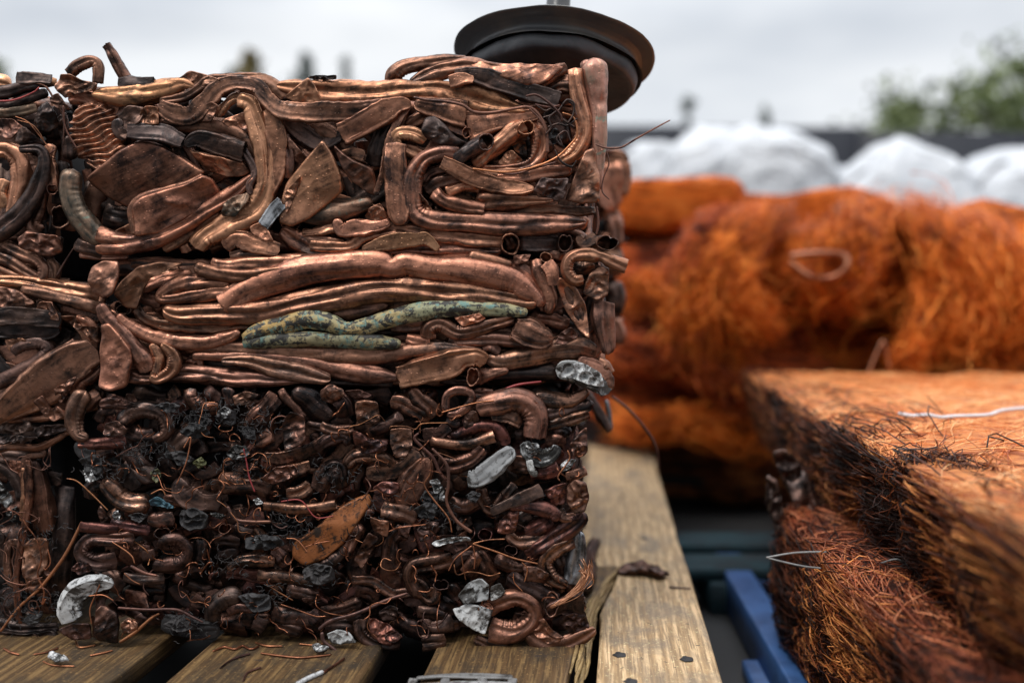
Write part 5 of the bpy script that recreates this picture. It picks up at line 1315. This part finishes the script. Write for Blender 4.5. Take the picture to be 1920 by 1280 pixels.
M['w_rd'] = strand_mat('red_wire_bale', [(.12, (.02, .006, .004)), (.42, (.26, .042, .012)), (.64, (.80, .165, .035)), (1., (1.0, .34, .09))])  # dark end deepened to paint shading into the red bales
M['w_br'] = strand_mat('shaded_brown_wire', [(.15, (.010, .005, .004)), (.48, (.04, .011, .006)), (.66, (.28, .070, .020)), (.90, (.85, .34, .10))])  # dark stops put the shade of the bale sides into the strand colour
M['w_pk'] = strand_mat('lit_pale_wire', [(.0, (.35, .06, .02)), (.22, (.85, .27, .07)), (.5, (1.0, .46, .16)), (1., (1.0, .66, .34))])  # pale stops paint the bale top as lit from above
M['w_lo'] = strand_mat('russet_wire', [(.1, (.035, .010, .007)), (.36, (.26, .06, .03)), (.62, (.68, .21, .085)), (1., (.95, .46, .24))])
M['w_bedo'] = simple('lit_matted_wire', (.70, .26, .07), (.42, .11, .03), 40, .6, .9, .006, .4)  # bed coloured brighter under the top that is painted as lit
M['w_bed'] = simple('matted_wire', (.07, .016, .005), (.02, .006, .004), 30, .7, .8, .006, .3)
RS = np.random.RandomState(5)
def fnoise(p, k, ph):
    """cheap smooth vector field of sines, p (...,3) -> (...,3)"""
    o = np.zeros_like(p)
    rs = np.random.RandomState(ph)
    for _ in range(4):
        K = rs.normal(0, k, (3, 3)); o += np.sin(p@K + rs.uniform(0, 6, 3))
    return o/4
def sweep(P, rad, mb, rnd):
    """P (n,k,3) strands -> triangular tubes"""
    n, k, _ = P.shape; T = np.gradient(P, axis=1); T /= np.linalg.norm(T, axis=2, keepdims=True)+1e-9
    ref = np.array([.31, .22, .92]); A = np.cross(T, ref); A /= np.linalg.norm(A, axis=2, keepdims=True)+1e-9; B = np.cross(T, A)
    rd = rad[:, None]*np.r_[.3, np.ones(k-2), .3][None]
    V = np.stack([P + (A*math.cos(a)+B*math.sin(a))*rd[..., None] for a in (0, 2.0944, 4.18879)], 2)
    idx = np.arange(n*k*3).reshape(n, k, 3); a, b = idx[:, :-1], idx[:, 1:]
    F = np.stack([a, np.roll(a, -1, 2), np.roll(b, -1, 2), b], -1).reshape(-1, 4)
    uv = np.stack([np.zeros((n, k, 3)), np.repeat(np.repeat(rnd[:, None, None], k, 1), 3, 2)], -1)
    mb.add(V.reshape(-1, 3), F, uv.reshape(-1, 2))
class Blob:
    def __init__(s, c, h, rot=0, p=6, lump=.02, k=9, ph=1, layers=0, shear=0):
        s.c, s.h, s.p, s.lump, s.k, s.ph, s.layers, s.shear = np.array(c), np.array(h), p, lump, k, ph, layers, shear
        s.R = np.array([[math.cos(rot), -math.sin(rot), 0], [math.sin(rot), math.cos(rot), 0], [0, 0, 1]])
    def surf(s, d):
        q = d/((np.abs(d)**s.p).sum(-1, keepdims=True)**(1/s.p)); x = q*s.h
        dn = d/np.linalg.norm(d, axis=-1, keepdims=True)
        f = fnoise(x, s.k, s.ph); f2 = fnoise(x, s.k*3.2, s.ph+1)
        a = s.lump*(f[..., :1]+.45*f2[..., 1:2])
        if s.layers: a = a + s.lump*.8*np.sin(x[..., 2:3]*s.layers+2.5*f[..., 2:3])
        x = x + dn*a
        x[..., 0] += s.shear*x[..., 2]
        return x@s.R.T + s.c, dn@s.R.T
    def core(s, mat, parent, name='wire_core', n=90, m=130, scale=.985):
        th = np.linspace(0.001, math.pi-.001, n)[:, None]; ph = np.linspace(0, 2*math.pi, m, endpoint=False)[None]
        d = np.stack([np.sin(th)*np.cos(ph), np.sin(th)*np.sin(ph), np.cos(th)*np.ones_like(ph)], -1)
        d = np.sign(d)*np.abs(d)**.8
        V, _ = s.surf(d); V = s.c+(V-s.c)*scale
        mb = MB(); mb.add(V.reshape(-1, 3), grid_faces(n, m)); return mb.build(name, mat, parent)
    def strands(s, n, length, axis, rad, steps=12, wild=.35, off=(0., .012), where=None, curl=1.0, fly=0.0):
        d = RS.normal(0, 1, (n*3, 3))*s.h**.5; d /= np.linalg.norm(d, axis=1)[:, None]
        q = np.abs(d)**1.0; 
        if where is not None: d = d[where(d)]
        d = d[:n]; n = len(d); P = []
        ax = np.array(axis, float); o = RS.uniform(off[0], off[1], (n, 1)); st = length/steps/np.linalg.norm(s.h)*1.5
        ax = ax[None]+RS.normal(0, wild, (n, 3)); w = RS.uniform(0, 6, (n, 3))
        for i in range(steps):
            x, nr = s.surf(d); u = i/(steps-1)
            P.append(x + nr*(o + fly*(u**2)*RS.uniform(0, 1, (n, 1))*0 + .004*np.sin(w[:, :1]+i*1.1)*curl + (fly*abs(u-.5)**2*4)*(np.sin(w[:, 1:2]) > .6)))
            t = ax + fnoise(x, 14, 7)*wild*1.5 + curl*.35*np.sin(w+i*.9)
            t = t-(t*d).sum(-1, keepdims=True)*d
            d = d + t*st; d /= np.linalg.norm(d, axis=1)[:, None]
        return np.stack(P, 1), np.full(n, rad)*RS.uniform(.6, 1.3, n), RS.uniform(0, 1, n)
def wire_bale(label, blob, sets, mat, loc, bed='w_bed', name='wire_bale', cat='wire bale', group='bales of loose copper wire'):
    e = empty(name, loc, label=label, cat=cat, group=group)
    blob.core(M[bed], e)
    mb = MB()
    for kw in sets: sweep(*(lambda P, r, c: (P, r, mb, c))(*blob.strands(**kw)))
    o = mb.build('wire_strands', M[mat], e, kind='stuff'); return e
def lock(mb, pts, n, spread, rad, wav=.014):
    """a hank of strands hanging along a line of world points"""
    C_ = catmull(pts, 6)[:, :3]; k = len(C_); o = RS.normal(0, 1, (n, 1, 3))*spread; u = np.linspace(0, 1, k)[None, :, None]
    ph = RS.uniform(0, 6, (n, 1, 3)); fr = RS.uniform(4, 14, (n, 1, 3))
    fan = .35+.9*np.abs(u-.25)
    P = C_[None]+o*fan+np.sin(ph+fr*u)*wav + np.sin(ph[..., ::-1]*3+fr*2.3*u)*wav*.5 + RS.normal(0, .0035, (n, k, 3)).cumsum(1)*.6
    sweep(P, np.full(n, rad)*RS.uniform(.6, 1.3, n), mb, RS.uniform(0, 1, n))

# near bales on the right
h1 = CAMZ-.16; h2 = CAMZ-.285
pa, pb = onZ(1395, 700, h1), onZ(1920, 1000, h1)
ea = Vector((pa.x, pa.y)); eb = Vector((pb.x, pb.y)); dd = (ea-eb).normalized(); perp = Vector((dd.y, -dd.x))
rotb = -math.atan2(dd.x, dd.y)
far = ea + dd*.03; near = eb - dd*.42; W1 = .62
mid = (far+near)/2 + perp*(W1/2+.018)
b1 = Blob((mid.x, mid.y, h1-.064), (W1/2, (far-near).length/2, .066), rotb, p=22, lump=.010, k=24, ph=3, shear=-.30)
mxd = lambda d: np.abs(d).max(1)
edge = lambda d: (d[:, 0] < -.75*mxd(d))
top = lambda d: d[:, 2] > .8*mxd(d)
wire_bale('near copper wire bale with a flat bright top, above the darker one at right', b1,
  [dict(n=15000, length=.34, axis=(1, .12, 0), rad=.0006, where=top, wild=.22, off=(-.002, .0025), steps=14, curl=.35),
   dict(n=1500, length=.12, axis=(1, .5, 0), rad=.0005, where=top, wild=.9, off=(0, .003), steps=12, curl=.6)], 'w_pk', (mid.x, mid.y, h1-.18), bed='w_bedo')
e1 = bpy.context.scene.objects['wire_bale']
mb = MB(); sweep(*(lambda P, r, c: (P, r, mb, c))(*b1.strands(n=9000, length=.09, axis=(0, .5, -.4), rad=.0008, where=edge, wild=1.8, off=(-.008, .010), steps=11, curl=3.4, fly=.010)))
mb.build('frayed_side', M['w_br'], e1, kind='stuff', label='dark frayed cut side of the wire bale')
pa, pb = onZ(1440, 985, h2), onZ(1690, 1280, h2)
ea = Vector((pa.x, pa.y)); eb = Vector((pb.x, pb.y)); dd = (ea-eb).normalized(); perp = Vector((dd.y, -dd.x)); rot2 = -math.atan2(dd.x, dd.y)
far = ea + dd*.10; near = eb - dd*.30; mid2 = (far+near)/2 + perp*.332
b2 = Blob((mid2.x, mid2.y, h2-.078), (.30, (far-near).length/2, .084), rot2, p=18, lump=.013, k=17, ph=13)
e2 = wire_bale('lower dark copper wire bale under the bright topped one at the right', b2,
  [dict(n=9000, length=.22, axis=(.5, 1, 0), rad=.0007, where=lambda d: (d[:, 2] > .7*mxd(d)), curl=.7, wild=.5, off=(-.002, .008), steps=12),
   dict(n=900, length=.10, axis=(1, .3, .2), rad=.0007, where=lambda d: (d[:, 0] < -.5*mxd(d)) & (d[:, 2] > .3*mxd(d)), wild=.9, off=(0, .006), steps=11, curl=2.2)], 'w_lo', (mid2.x, mid2.y, h2-.09))
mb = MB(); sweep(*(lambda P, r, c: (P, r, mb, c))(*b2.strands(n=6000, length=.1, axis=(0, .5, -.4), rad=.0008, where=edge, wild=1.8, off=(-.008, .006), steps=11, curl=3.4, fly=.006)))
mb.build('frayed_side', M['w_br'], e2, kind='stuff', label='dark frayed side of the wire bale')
# a mound of hair-like wire where the two meet
def hank(label, pts, n, spread, rad, mat, name='wire_hank', wav=.014, extra=None, group=None):
    mb = MB(); lock(mb, pts, n, spread, rad, wav)
    for a in (extra or []): lock(mb, *a)
    o = mb.build(name, M[mat]); c = Vector(np.mean(np.array([p[:3] for p in pts]), 0)); o.data.transform(Matrix.Translation(-c)); o.location = c
    return tag(o, label, 'wire hank', group)
GH = 'hanks of loose wire on the bales'
hank('brown tangle of fine wire low on the cut side of the upper near bale', [onY(1700, 930, -.05), onY(1740, 900, -.06), onY(1790, 930, -.1), onY(1850, 990, -.14)], 420, .016, .0006, 'w_br', wav=.014, group=GH)
for q, lb in [([(1440, 1046, .02), (1500, 1060, 0), (1540, 1065, -.02)], 'grey wire stub sticking out left of the lower near bale'), ([(1436, 1045, .03), (1490, 1036, .02), (1550, 1034, 0)], 'second grey wire stub above the first at the lower near bale'),
              ([(1640, 1060, -.04), (1680, 1048, -.05), (1700, 1060, -.05), (1715, 1075, -.06)], 'bent bright wire loop between the two near bales')]:
    mb = MB(); tube(mb, [(*onY(x, y, Y), .0022, .0022) for x, y, Y in q], m=8, prof='W', amp=0, dents=0); tag(mb.build('stiff_wire', M['dull']), lb, 'wire')
wl = MB(); M['white_paint'] = simple('white_sheath', (.75, .76, .78), (.6, .6, .62), 30, .5); hz = h1+.0105
tube(wl, [(*(onZ(x, y, hz)), .0046, .0046) for x, y in [(1685, 775), (1710, 779), (1740, 778), (1765, 782), (1790, 780), (1830, 779), (1855, 777), (1880, 769), (1920, 765), (1980, 762)]], front=(0, 0, 1), m=8, prof='W', amp=0, dents=0)
tag(wl.build('white_wire', M['white_paint']), 'white wavy wire lying across the bright top of the near wire bale', 'wire')
fo = MB(); plate(fo, [onY(x, y, -.16-z*.004) for x, y, z in [(1795, 1280, 1), (1820, 1262, 2), (1850, 1258, 4), (1885, 1275, 3), (1870, 1290, 1), (1820, 1292, 1)]], .004, amp=.003)
tag(fo.build('foil_scrap', M['alm']), 'crumpled silver foil at the bottom right on the lower near wire bale', 'foil')
fo = MB(); plate(fo, [onY(x, y, -.10-z*.004) for x, y, z in [(1712, 1204, 1), (1730, 1198, 2), (1748, 1202, 3), (1735, 1214, 1)]], .003, amp=.002)
tag(fo.build('foil_scrap', M['wh']), 'small pale pinkish scrap on the lower near wire bale', 'scrap')
# blackened knot hanging at the bale corner
rg = MB(); rq = random.Random(6)
for pts in ([(1412, 850), (1440, 840), (1470, 875), (1465, 930), (1440, 915)], [(1440, 900), (1478, 880), (1500, 960), (1492, 1010), (1462, 985)], [(1400, 890), (1425, 900), (1440, 980), (1425, 1000), (1402, 950)], [(1450, 960), (1480, 980), (1478, 1040), (1455, 1020)]):
    plate(rg, [onY(x+34, y, .27-rq.uniform(-.012, .02)) for x, y in pts], .006, amp=.006, rng=rq, crumple=1.3, curl=.5)
tag(rg.build('blackened_strip', M['bk']), 'blackened crumpled metal strip hanging at the far corner of the near wire bale', 'metal strip')

# far heap of orange wire bales
H = 'bales of loose copper wire'
def heap(label, px0, px1, py0, py1, Y, depth, lump, ph, mat, n=7000, axis=(1, .1, .0), rad=.0012, p=5, k=7, wild=.35, layers=0, bed='w_bed', off=(-.003, .014)):
    a, b = onY(px0, py1, Y), onY(px1, py0, Y); c = ((a.x+b.x)/2, Y+depth/2, (a.z+b.z)/2)
    bl = Blob(c, ((b.x-a.x)/2, depth/2, (b.z-a.z)/2), 0, p, lump, k, ph, layers)
    return bl, wire_bale(label, bl, [dict(n=n, length=.5, axis=axis, rad=rad, where=lambda d: (d[:, 1] < .35) & (d[:, 2] > -.9), wild=wild, off=off, steps=14, curl=1.2)], mat, (c[0], c[1], c[2]-(b.z-a.z)/2), bed)
heap('blurred reddish wire bale at the bottom of the far heap, next to the pallet end', 1120, 1620, 805, 940, 1.32, .5, .035, 21, 'w_br', axis=(1, 0, 0))
heap('blurred red brown wire bale, second from the bottom of the far heap', 1110, 1560, 620, 800, 1.30, .5, .05, 22, 'w_rd', layers=55, wild=.6)
heap('blurred red wire bale in the far heap, just under the topmost left orange one', 1080, 1440, 435, 610, 1.34, .45, .045, 23, 'w_rd', layers=48, wild=.6)
heap('blurred bright orange wire bale topmost at the left of the far heap', 1080, 1400, 332, 432, 1.40, .5, .025, 24, 'w_or')
heap('long blurred orange wire bale along the back of the far heap under the white bags', 1330, 1700, 362, 470, 1.62, .5, .02, 25, 'w_or')
heap('broad blurred orange wire bale in the right of the far heap', 1380, 2150, 575, 830, 1.36, .6, .055, 26, 'w_or', layers=45, n=10000)
bl, _ = heap('mound of draped orange wire crowning the right of the far heap', 1290, 2150, 395, 600, 1.24, .6, .075, 29, 'w_or', n=10000, axis=(.8, 0, .5), p=3.0, k=9)
def L(*q): return [onY(x, y, Y) for x, y, Y in q]
hank('pale blurred lock of wire hanging down the left of the orange mound', L((1420, 400, 1.3), (1370, 430, 1.16), (1350, 500, 1.12), (1380, 560, 1.12), (1430, 600, 1.12)), 300, .020, .0010, 'w_or', extra=[
  (L((1470, 405, 1.3), (1400, 440, 1.15), (1330, 500, 1.12), (1300, 560, 1.12), (1290, 640, 1.14)), 420, .022, .0010, .02),
  (L((1440, 420, 1.25), (1400, 480, 1.12), (1390, 540, 1.1), (1400, 590, 1.1), (1450, 620, 1.12)), 240, .012, .0010, .016)], group=GH)
hank('thin reddish lock of wire at the far left of the orange mound', L((1370, 400, 1.25), (1320, 430, 1.16), (1290, 480, 1.12), (1275, 530, 1.12)), 240, .012, .0011, 'w_rd', group=GH)
hank('wide curtain of orange wire falling down the right of the far heap', L((1700, 410, 1.3), (1760, 450, 1.14), (1790, 520, 1.10), (1790, 600, 1.10), (1770, 640, 1.12)), 600, .05, .0011, 'w_or', extra=[
  (L((1800, 430, 1.3), (1880, 480, 1.12), (1910, 560, 1.08), (1900, 640, 1.1), (1880, 650, 1.12)), 500, .045, .0011, .022),
  (L((1640, 400, 1.28), (1600, 440, 1.12), (1570, 500, 1.1), (1560, 540, 1.14)), 400, .04, .0011, .022)], wav=.024, group=GH)
hank('tangled reddish skein sagging over the lower left of the far heap', L((1150, 640, 1.28), (1200, 660, 1.2), (1270, 650, 1.18), (1330, 690, 1.18), (1400, 740, 1.2)), 420, .022, .0011, 'w_rd', wav=.02, group=GH)
hank('orange skein folded over the left middle of the far heap', L((1180, 560, 1.28), (1230, 540, 1.2), (1300, 590, 1.18), (1350, 640, 1.18), (1360, 720, 1.2)), 420, .02, .0011, 'w_or', wav=.02, group=GH)
hank('dull orange skein lying along the foot of the far heap', L((1160, 790, 1.28), (1230, 800, 1.2), (1300, 790, 1.18), (1370, 820, 1.2), (1430, 810, 1.24)), 420, .02, .0011, 'w_or', wav=.02, group=GH)
hank('golden lock of wire below the middle of the far heap', L((1740, 540, 1.1), (1735, 600, 1.06), (1710, 650, 1.05), (1695, 690, 1.06)), 320, .013, .0012, 'w_or', group=GH)
for q, lb, w_, mt in [([(1480, 480, 1.06), (1530, 475, 1.04), (1580, 478, 1.03), (1588, 500, 1.02), (1560, 520, 1.03), (1520, 518, 1.04), (1480, 490, 1.06)], 'thick reddish cable loop poking out of the hollow in the orange mound', .014, 'wire'),
                      ([(1628, 700, 1.0), (1640, 670, 1.0), (1655, 640, 1.0), (1662, 660, 1.0), (1668, 690, 1.0)], 'pale bent wire end standing up in front of the far heap', .005, 'cub')]:
    mb = MB(); tube(mb, [(*onY(x, y, Y), w_, w_) for x, y, Y in q], m=12, prof='T', amp=.03, dents=0); tag(mb.build('cable_loop', M[mt]), lb, 'cable')

# ------------------------------------------------------------------ blue pallet and the teal crate beyond
M['blackw'] = simple('shade_black_wood', (.016, .013, .011), (.008, .007, .006), 12, .9)  # near-black colour paints the shade of the enclosed gap
M['blue'] = simple('blue_paint', (.045, .12, .31), (.025, .07, .19), 20, .45, .3, .002)
M['teal'] = simple('shaded_teal_paint', (.004, .030, .040), (.004, .012, .018), 12, .8, .3, .002)  # teal darkened towards black, the shade of the gap put into the colour
bp = empty('blue_pallet', (.5, .1, 0), label='blue painted pallet under the near wire bales', cat='pallet')
ZB = CAMZ-.445
q = [onZ(x, y, ZB) for x, y in [(1340, 1036), (1388, 1036), (1560, 1300), (1492, 1300)]]
dirb = (Vector((q[0].x, q[0].y))-Vector((q[3].x, q[3].y))).normalized()
q[2] = Vector((q[2].x, q[2].y, 0))-Vector((dirb.x, dirb.y, 0))*.25; q[3] = Vector((q[3].x, q[3].y, 0))-Vector((dirb.x, dirb.y, 0))*.25
board('edge_beam', [(p.x, p.y) for p in q], ZB, .06-.001, (dirb.x, dirb.y), M['blue'], bp)
sh = Vector((dirb.y, -dirb.x))
for k in (1, 2, 3, 4):
    board('deck_board', [(p.x+sh.x*.14*k, p.y+sh.y*.14*k) for p in q], ZB-.0005*k, .02, (dirb.x, dirb.y), M['blue'], bp)
mb = MB()
for s_ in (.02, .5, .95):
    p = Vector((q[3].x, q[3].y)).lerp(Vector((q[0].x, q[0].y)), s_)+sh*.3
    mb2 = MB(); box(mb2, (p.x-.01, p.y, .012), (.62, .09, .022), rot=-math.atan2(dirb.x, dirb.y), bev=.002); mb2.build('bottom_board', M['blue'], bp, smooth=False)
    for kk in (-.27, .02, .27):
        mb2 = MB(); pp = p+sh*kk; box(mb2, (pp.x, pp.y, .023+(ZB-.06-.025)/2), (.09, .09, max(.01, ZB-.06-.027)), rot=-math.atan2(dirb.x, dirb.y), bev=.002); mb2.build('block', M['blue'], bp, smooth=False)
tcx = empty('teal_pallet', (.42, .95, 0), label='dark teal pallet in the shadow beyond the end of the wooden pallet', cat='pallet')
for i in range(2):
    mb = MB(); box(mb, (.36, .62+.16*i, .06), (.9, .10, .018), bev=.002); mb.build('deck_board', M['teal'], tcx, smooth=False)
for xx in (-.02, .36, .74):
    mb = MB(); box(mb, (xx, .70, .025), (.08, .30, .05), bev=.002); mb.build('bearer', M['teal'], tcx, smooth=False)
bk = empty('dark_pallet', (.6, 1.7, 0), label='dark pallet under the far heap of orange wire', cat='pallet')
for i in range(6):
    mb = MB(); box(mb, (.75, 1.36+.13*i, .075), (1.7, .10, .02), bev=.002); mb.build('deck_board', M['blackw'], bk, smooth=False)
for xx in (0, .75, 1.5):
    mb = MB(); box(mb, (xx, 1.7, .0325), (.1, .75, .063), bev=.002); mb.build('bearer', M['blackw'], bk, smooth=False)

# ------------------------------------------------------------------ white bulk bags
def bagmat():
    m, t, b = newmat('woven_white'); tc = N(t, 'ShaderNodeTexCoord'); ob = tc.outputs['Object']
    n1 = noi(t, ob, 3.0, 5, .6, .5); c = mixc(t, ramp(t, n1, [(.35, (0, 0, 0)), (.7, (1, 1, 1))]), (.45, .47, .50), (.63, .64, .66))
    t.links.new(c, b.inputs['Base Color']); b.inputs['Roughness'].default_value = .55
    bump(t, b, noi(t, ob, 2.2, 4, .55, 2.6), .9, .13); return m
M['bag'] = bagmat(); M['strap'] = simple('grey_strap', (.25, .26, .28), (.18, .18, .2), 10)
GB = 'white bulk bags in a row behind the heap'
def bulk_bag(label, px0, px1, py0, Y, ph, peak=0.0, p=3.2, lean=0):
    a, b = onY(px0, py0, Y), onY(px1, py0, Y); hw = (b.x-a.x)/2; ht = onY(px0, py0+12, Y+hw*.9).z; c = ((a.x+b.x)/2, Y+hw*.9, ht/2)
    e = empty('bulk_bag', (c[0], c[1], 0), label=label, cat='bulk bag', group=GB)
    bl = Blob(c, (hw, hw*.9, ht/2), 0, p+1.2, .05, 6.0, ph)
    o = bl.core(M['bag'], e, 'bag_body', 60, 90, 1.0)
    for v in o.data.vertices:
        z = v.co.z; r = math.hypot(v.co.x, v.co.y)/hw
        if z > ht*.72: v.co.z += peak*max(0, 1-r*1.1)*(z-ht*.72)/(ht*.28)
        v.co.z -= 0 if z < 0 else 0
        a_ = math.atan2(v.co.y, v.co.x); f = .08*(.5-abs(mno.noise(Vector((a_*1.3, z*2.2, ph)))*2))*min(1, z/ht+.2); v.co.z += .03*(.45-abs(mno.noise(Vector((v.co.x*3.2, v.co.y*3.2+z, ph+5)))*2)); v.co.x *= 1+f; v.co.y *= 1+f
        v.co.z = max(v.co.z, .0)
    for sx_ in (-1, 1):
        for sy_ in (-1, 1):
            mb = MB(); x, y = c[0]+sx_*hw*.6, c[1]+sy_*hw*.5
            tube(mb, [(x-.05*sx_, y, ht*.86, .05, .008), (x-.01*sx_, y, ht*.95, .05, .008), (x+.05*sx_, y, ht*.92, .05, .008), (x+.12*sx_, y, ht*.84, .05, .008)], prof='F', amp=.05, dents=0, m=10, step=.02); mb.build('lifting_loop', M['strap'], e)
    return e
bulk_bag('small rounded white bag right beside the black drum and copper bale edge', 1150, 1330, 252, 3.9, 31)
bulk_bag('broad smooth white bulk bag left of the peaked one', 1255, 1600, 240, 3.5, 32, p=2.8)
bulk_bag('white bulk bag with a folded peak in the gap before the trees', 1590, 1870, 300, 3.5, 36, peak=.17, p=3.4)
bulk_bag('white bulk bag cut by the right edge of the picture', 1850, 2160, 285, 3.6, 34, peak=.05, p=2.6)
bulk_bag('low white bag in front of the peaked bag, above the orange wire', 1700, 2080, 395, 2.6, 39, p=3.0)
bulk_bag('white bag far behind, hidden mostly behind the broad smooth one', 1400, 1640, 300, 5.2, 38)

# ------------------------------------------------------------------ fence and trees
M['fence'] = simple('dark_fence_sheet', (.012, .014, .022), (.018, .02, .03), 1, .6, .2, .01)
fe = empty('dark_fence', (2, 11, 0), label='long dark navy fence running behind the white bags', cat='fence')
za = onY(1150, 236, 10.5).z
x = -12.0; i = 0
while x < 12:
    mb = MB(); zt_ = za-.12*max(0, (x-1.5)/4)
    box(mb, (x+1.0, 10.5, zt_/2), (1.94, .05, zt_), bev=.004); mb.build('fence_panel', M['fence'], fe, smooth=False)
    mb = MB(); box(mb, (x, 10.5, (zt_+.03)/2), (.055, .09, zt_+.03), bev=.004); mb.build('fence_post', M['fence'], fe, smooth=False); x += 2.0
def leafmat(name, a, b_, c_):
    m, t, b = newmat(name); tc = N(t, 'ShaderNodeTexCoord'); n1 = noi(t, tc.outputs['Object'], 1.6, 4, .6)
    sx = N(t, 'ShaderNodeSeparateXYZ'); t.links.new(tc.outputs['UV'], sx.inputs[0])
    f = math_(t, 'ADD', math_(t, 'MULTIPLY', n1, .6), math_(t, 'MULTIPLY', sx.outputs['X'], .4))
    t.links.new(ramp(t, f, [(.3, a), (.5, b_), (.72, c_)]), b.inputs['Base Color']); b.inputs['Roughness'].default_value = .6
    return m
M['leaf'] = leafmat('green_leaves', (.06, .085, .035), (.13, .17, .06), (.22, .26, .10))
M['leafy'] = leafmat('yellow_leaves', (.10, .08, .02), (.24, .18, .04), (.34, .25, .07))
M['leafb'] = leafmat('haze_paled_leaves', (.12, .15, .14), (.19, .22, .20), (.26, .29, .27))  # foliage colour lightened in place of haze and lens blur
M['bark'] = simple('bark', (.10, .08, .06), (.05, .04, .03), 8)
def tree(name, label, x, y, h, r, mat, n=2600, conic=False, base=.25, clumps=22, seed=1, size=.09):
    rs = np.random.RandomState(seed); e = empty(name, (x, y, 0), label=label, cat='tree', group='trees beyond the fence')
    mb = MB(); rng = random.Random(seed)
    tube(mb, [(x, y, 0, r*.16, r*.16), (x+.05, y, h*.4, r*.12, r*.12), (x, y, h*.7, r*.07, r*.07), (x, y, h*.97, r*.02, r*.02)], front=(0, -1, 0), m=10, amp=.06, dents=0, step=.15)
    for k in range(9):
        a = rng.uniform(0, 6.28); z = h*rng.uniform(base, .85); l = r*(.8 if not conic else .9*(1-z/h)+.1)
        tube(mb, [(x, y, z, .07*r, .07*r), (x+math.cos(a)*l*.5, y+math.sin(a)*l*.5, z+l*.25, .045*r, .045*r), (x+math.cos(a)*l, y+math.sin(a)*l, z+l*.4, .02*r, .02*r)], m=7, amp=0, dents=0, step=.2)
    mb.build('trunk', M['bark'], e)
    cl = []
    for k in range(clumps):
        u = rs.uniform(); z = h*(base+(1-base)*u); rr = r*(1-u)*.95 if conic else r*math.sqrt(max(.05, 1-(2*u-1)**2))*.8
        a = rs.uniform(0, 6.28); d = rr*rs.uniform(.3, 1); cl.append((x+math.cos(a)*d, y+math.sin(a)*d, z, r*rs.uniform(.16, .36)*(1 if not conic else .7)))
    if conic: cl += [(x, y, h*v, r*.12) for v in (.7, .8, .88, .94, .98)]
    cl = np.array(cl); ci = rs.randint(0, len(cl), n); c = cl[ci, :3]+rs.normal(0, .5, (n, 3))*cl[ci, 3:4]
    A = rs.normal(0, 1, (n, 3)); A /= np.linalg.norm(A, axis=1)[:, None]; B = np.cross(A, rs.normal(0, 1, (n, 3))); B /= np.linalg.norm(B, axis=1)[:, None]
    s = size*rs.uniform(.5, 1.2, (n, 1)); V = np.stack([c-A*s, c+B*s*.5, c+A*s, c-B*s*.5], 1)
    mb = MB(); mb.add(V.reshape(-1, 3), np.arange(n*4).reshape(-1, 4), np.stack([np.repeat(rs.uniform(0, 1, n), 4), np.zeros(n*4)], -1)); mb.build('crown', M[mat], e, smooth=False)
def tp(px, py, Y): p = onY(px, py, Y); return p.x, Y, p.z
x, y, z = tp(1850, 150, 14); tree('leafy_tree', 'largest green leafy tree, nearest the right edge beyond the fence', x+.8, y, z+.05, 2.4, 'leaf', 5400, seed=2, clumps=44, size=.10)
x, y, z = tp(1640, 190, 14.5); tree('leafy_tree', 'smaller green tree between the two peaked bags and the large tree', x+.15, y, z-.05, 1.3, 'leaf', 2100, seed=3, clumps=16)
x, y, z = tp(1700, 200, 15); tree('leafy_tree', 'thin sparse tree top just left of the largest tree', x+.2, y, z+.05, 1.6, 'leaf', 2400, seed=4, clumps=14)
x, y, z = tp(1290, 182, 18); tree('sparse_tree', 'pale thin tree top above the small rounded bag', x, y, z, .75, 'leafb', 420, True, seed=5, clumps=9)
x, y, z = tp(1435, 205, 18); tree('sparse_tree', 'pale thin tree top above the broad smooth bag', x, y, z, .7, 'leafb', 420, True, seed=6, clumps=9)
x, y, z = tp(467, 96, 17); tree('conifer', 'yellowish conifer top rising behind the left of the stack', x, y, z, .75, 'leafy', 2800, True, seed=7, clumps=26)
x, y, z = tp(515, 128, 18); tree('leafy_tree', 'grey green bush top right of the yellowish conifer', x, y, z, .85, 'leafb', 2000, seed=8, clumps=18)
x, y, z = tp(572, 98, 18); tree('conifer', 'thin grey conifer top in the middle behind the stack', x, y, z, .5, 'leafb', 900, True, seed=9, clumps=16)
x, y, z = tp(648, 112, 18); tree('conifer', 'small grey conifer top rightmost behind the stack', x, y, z, .45, 'leafb', 1500, True, seed=10, clumps=16)
x, y, z = tp(430, 118, 18.5); tree('leafy_tree', 'faint bush top left of the yellowish conifer', x, y, z, .5, 'leafb', 500, seed=11, clumps=9)
x, y, z = tp(-30, 128, 15); tree('leafy_tree', 'dark tree top cut by the left edge behind the bales', x, y, z, .9, 'leaf', 2600, seed=12, clumps=18)
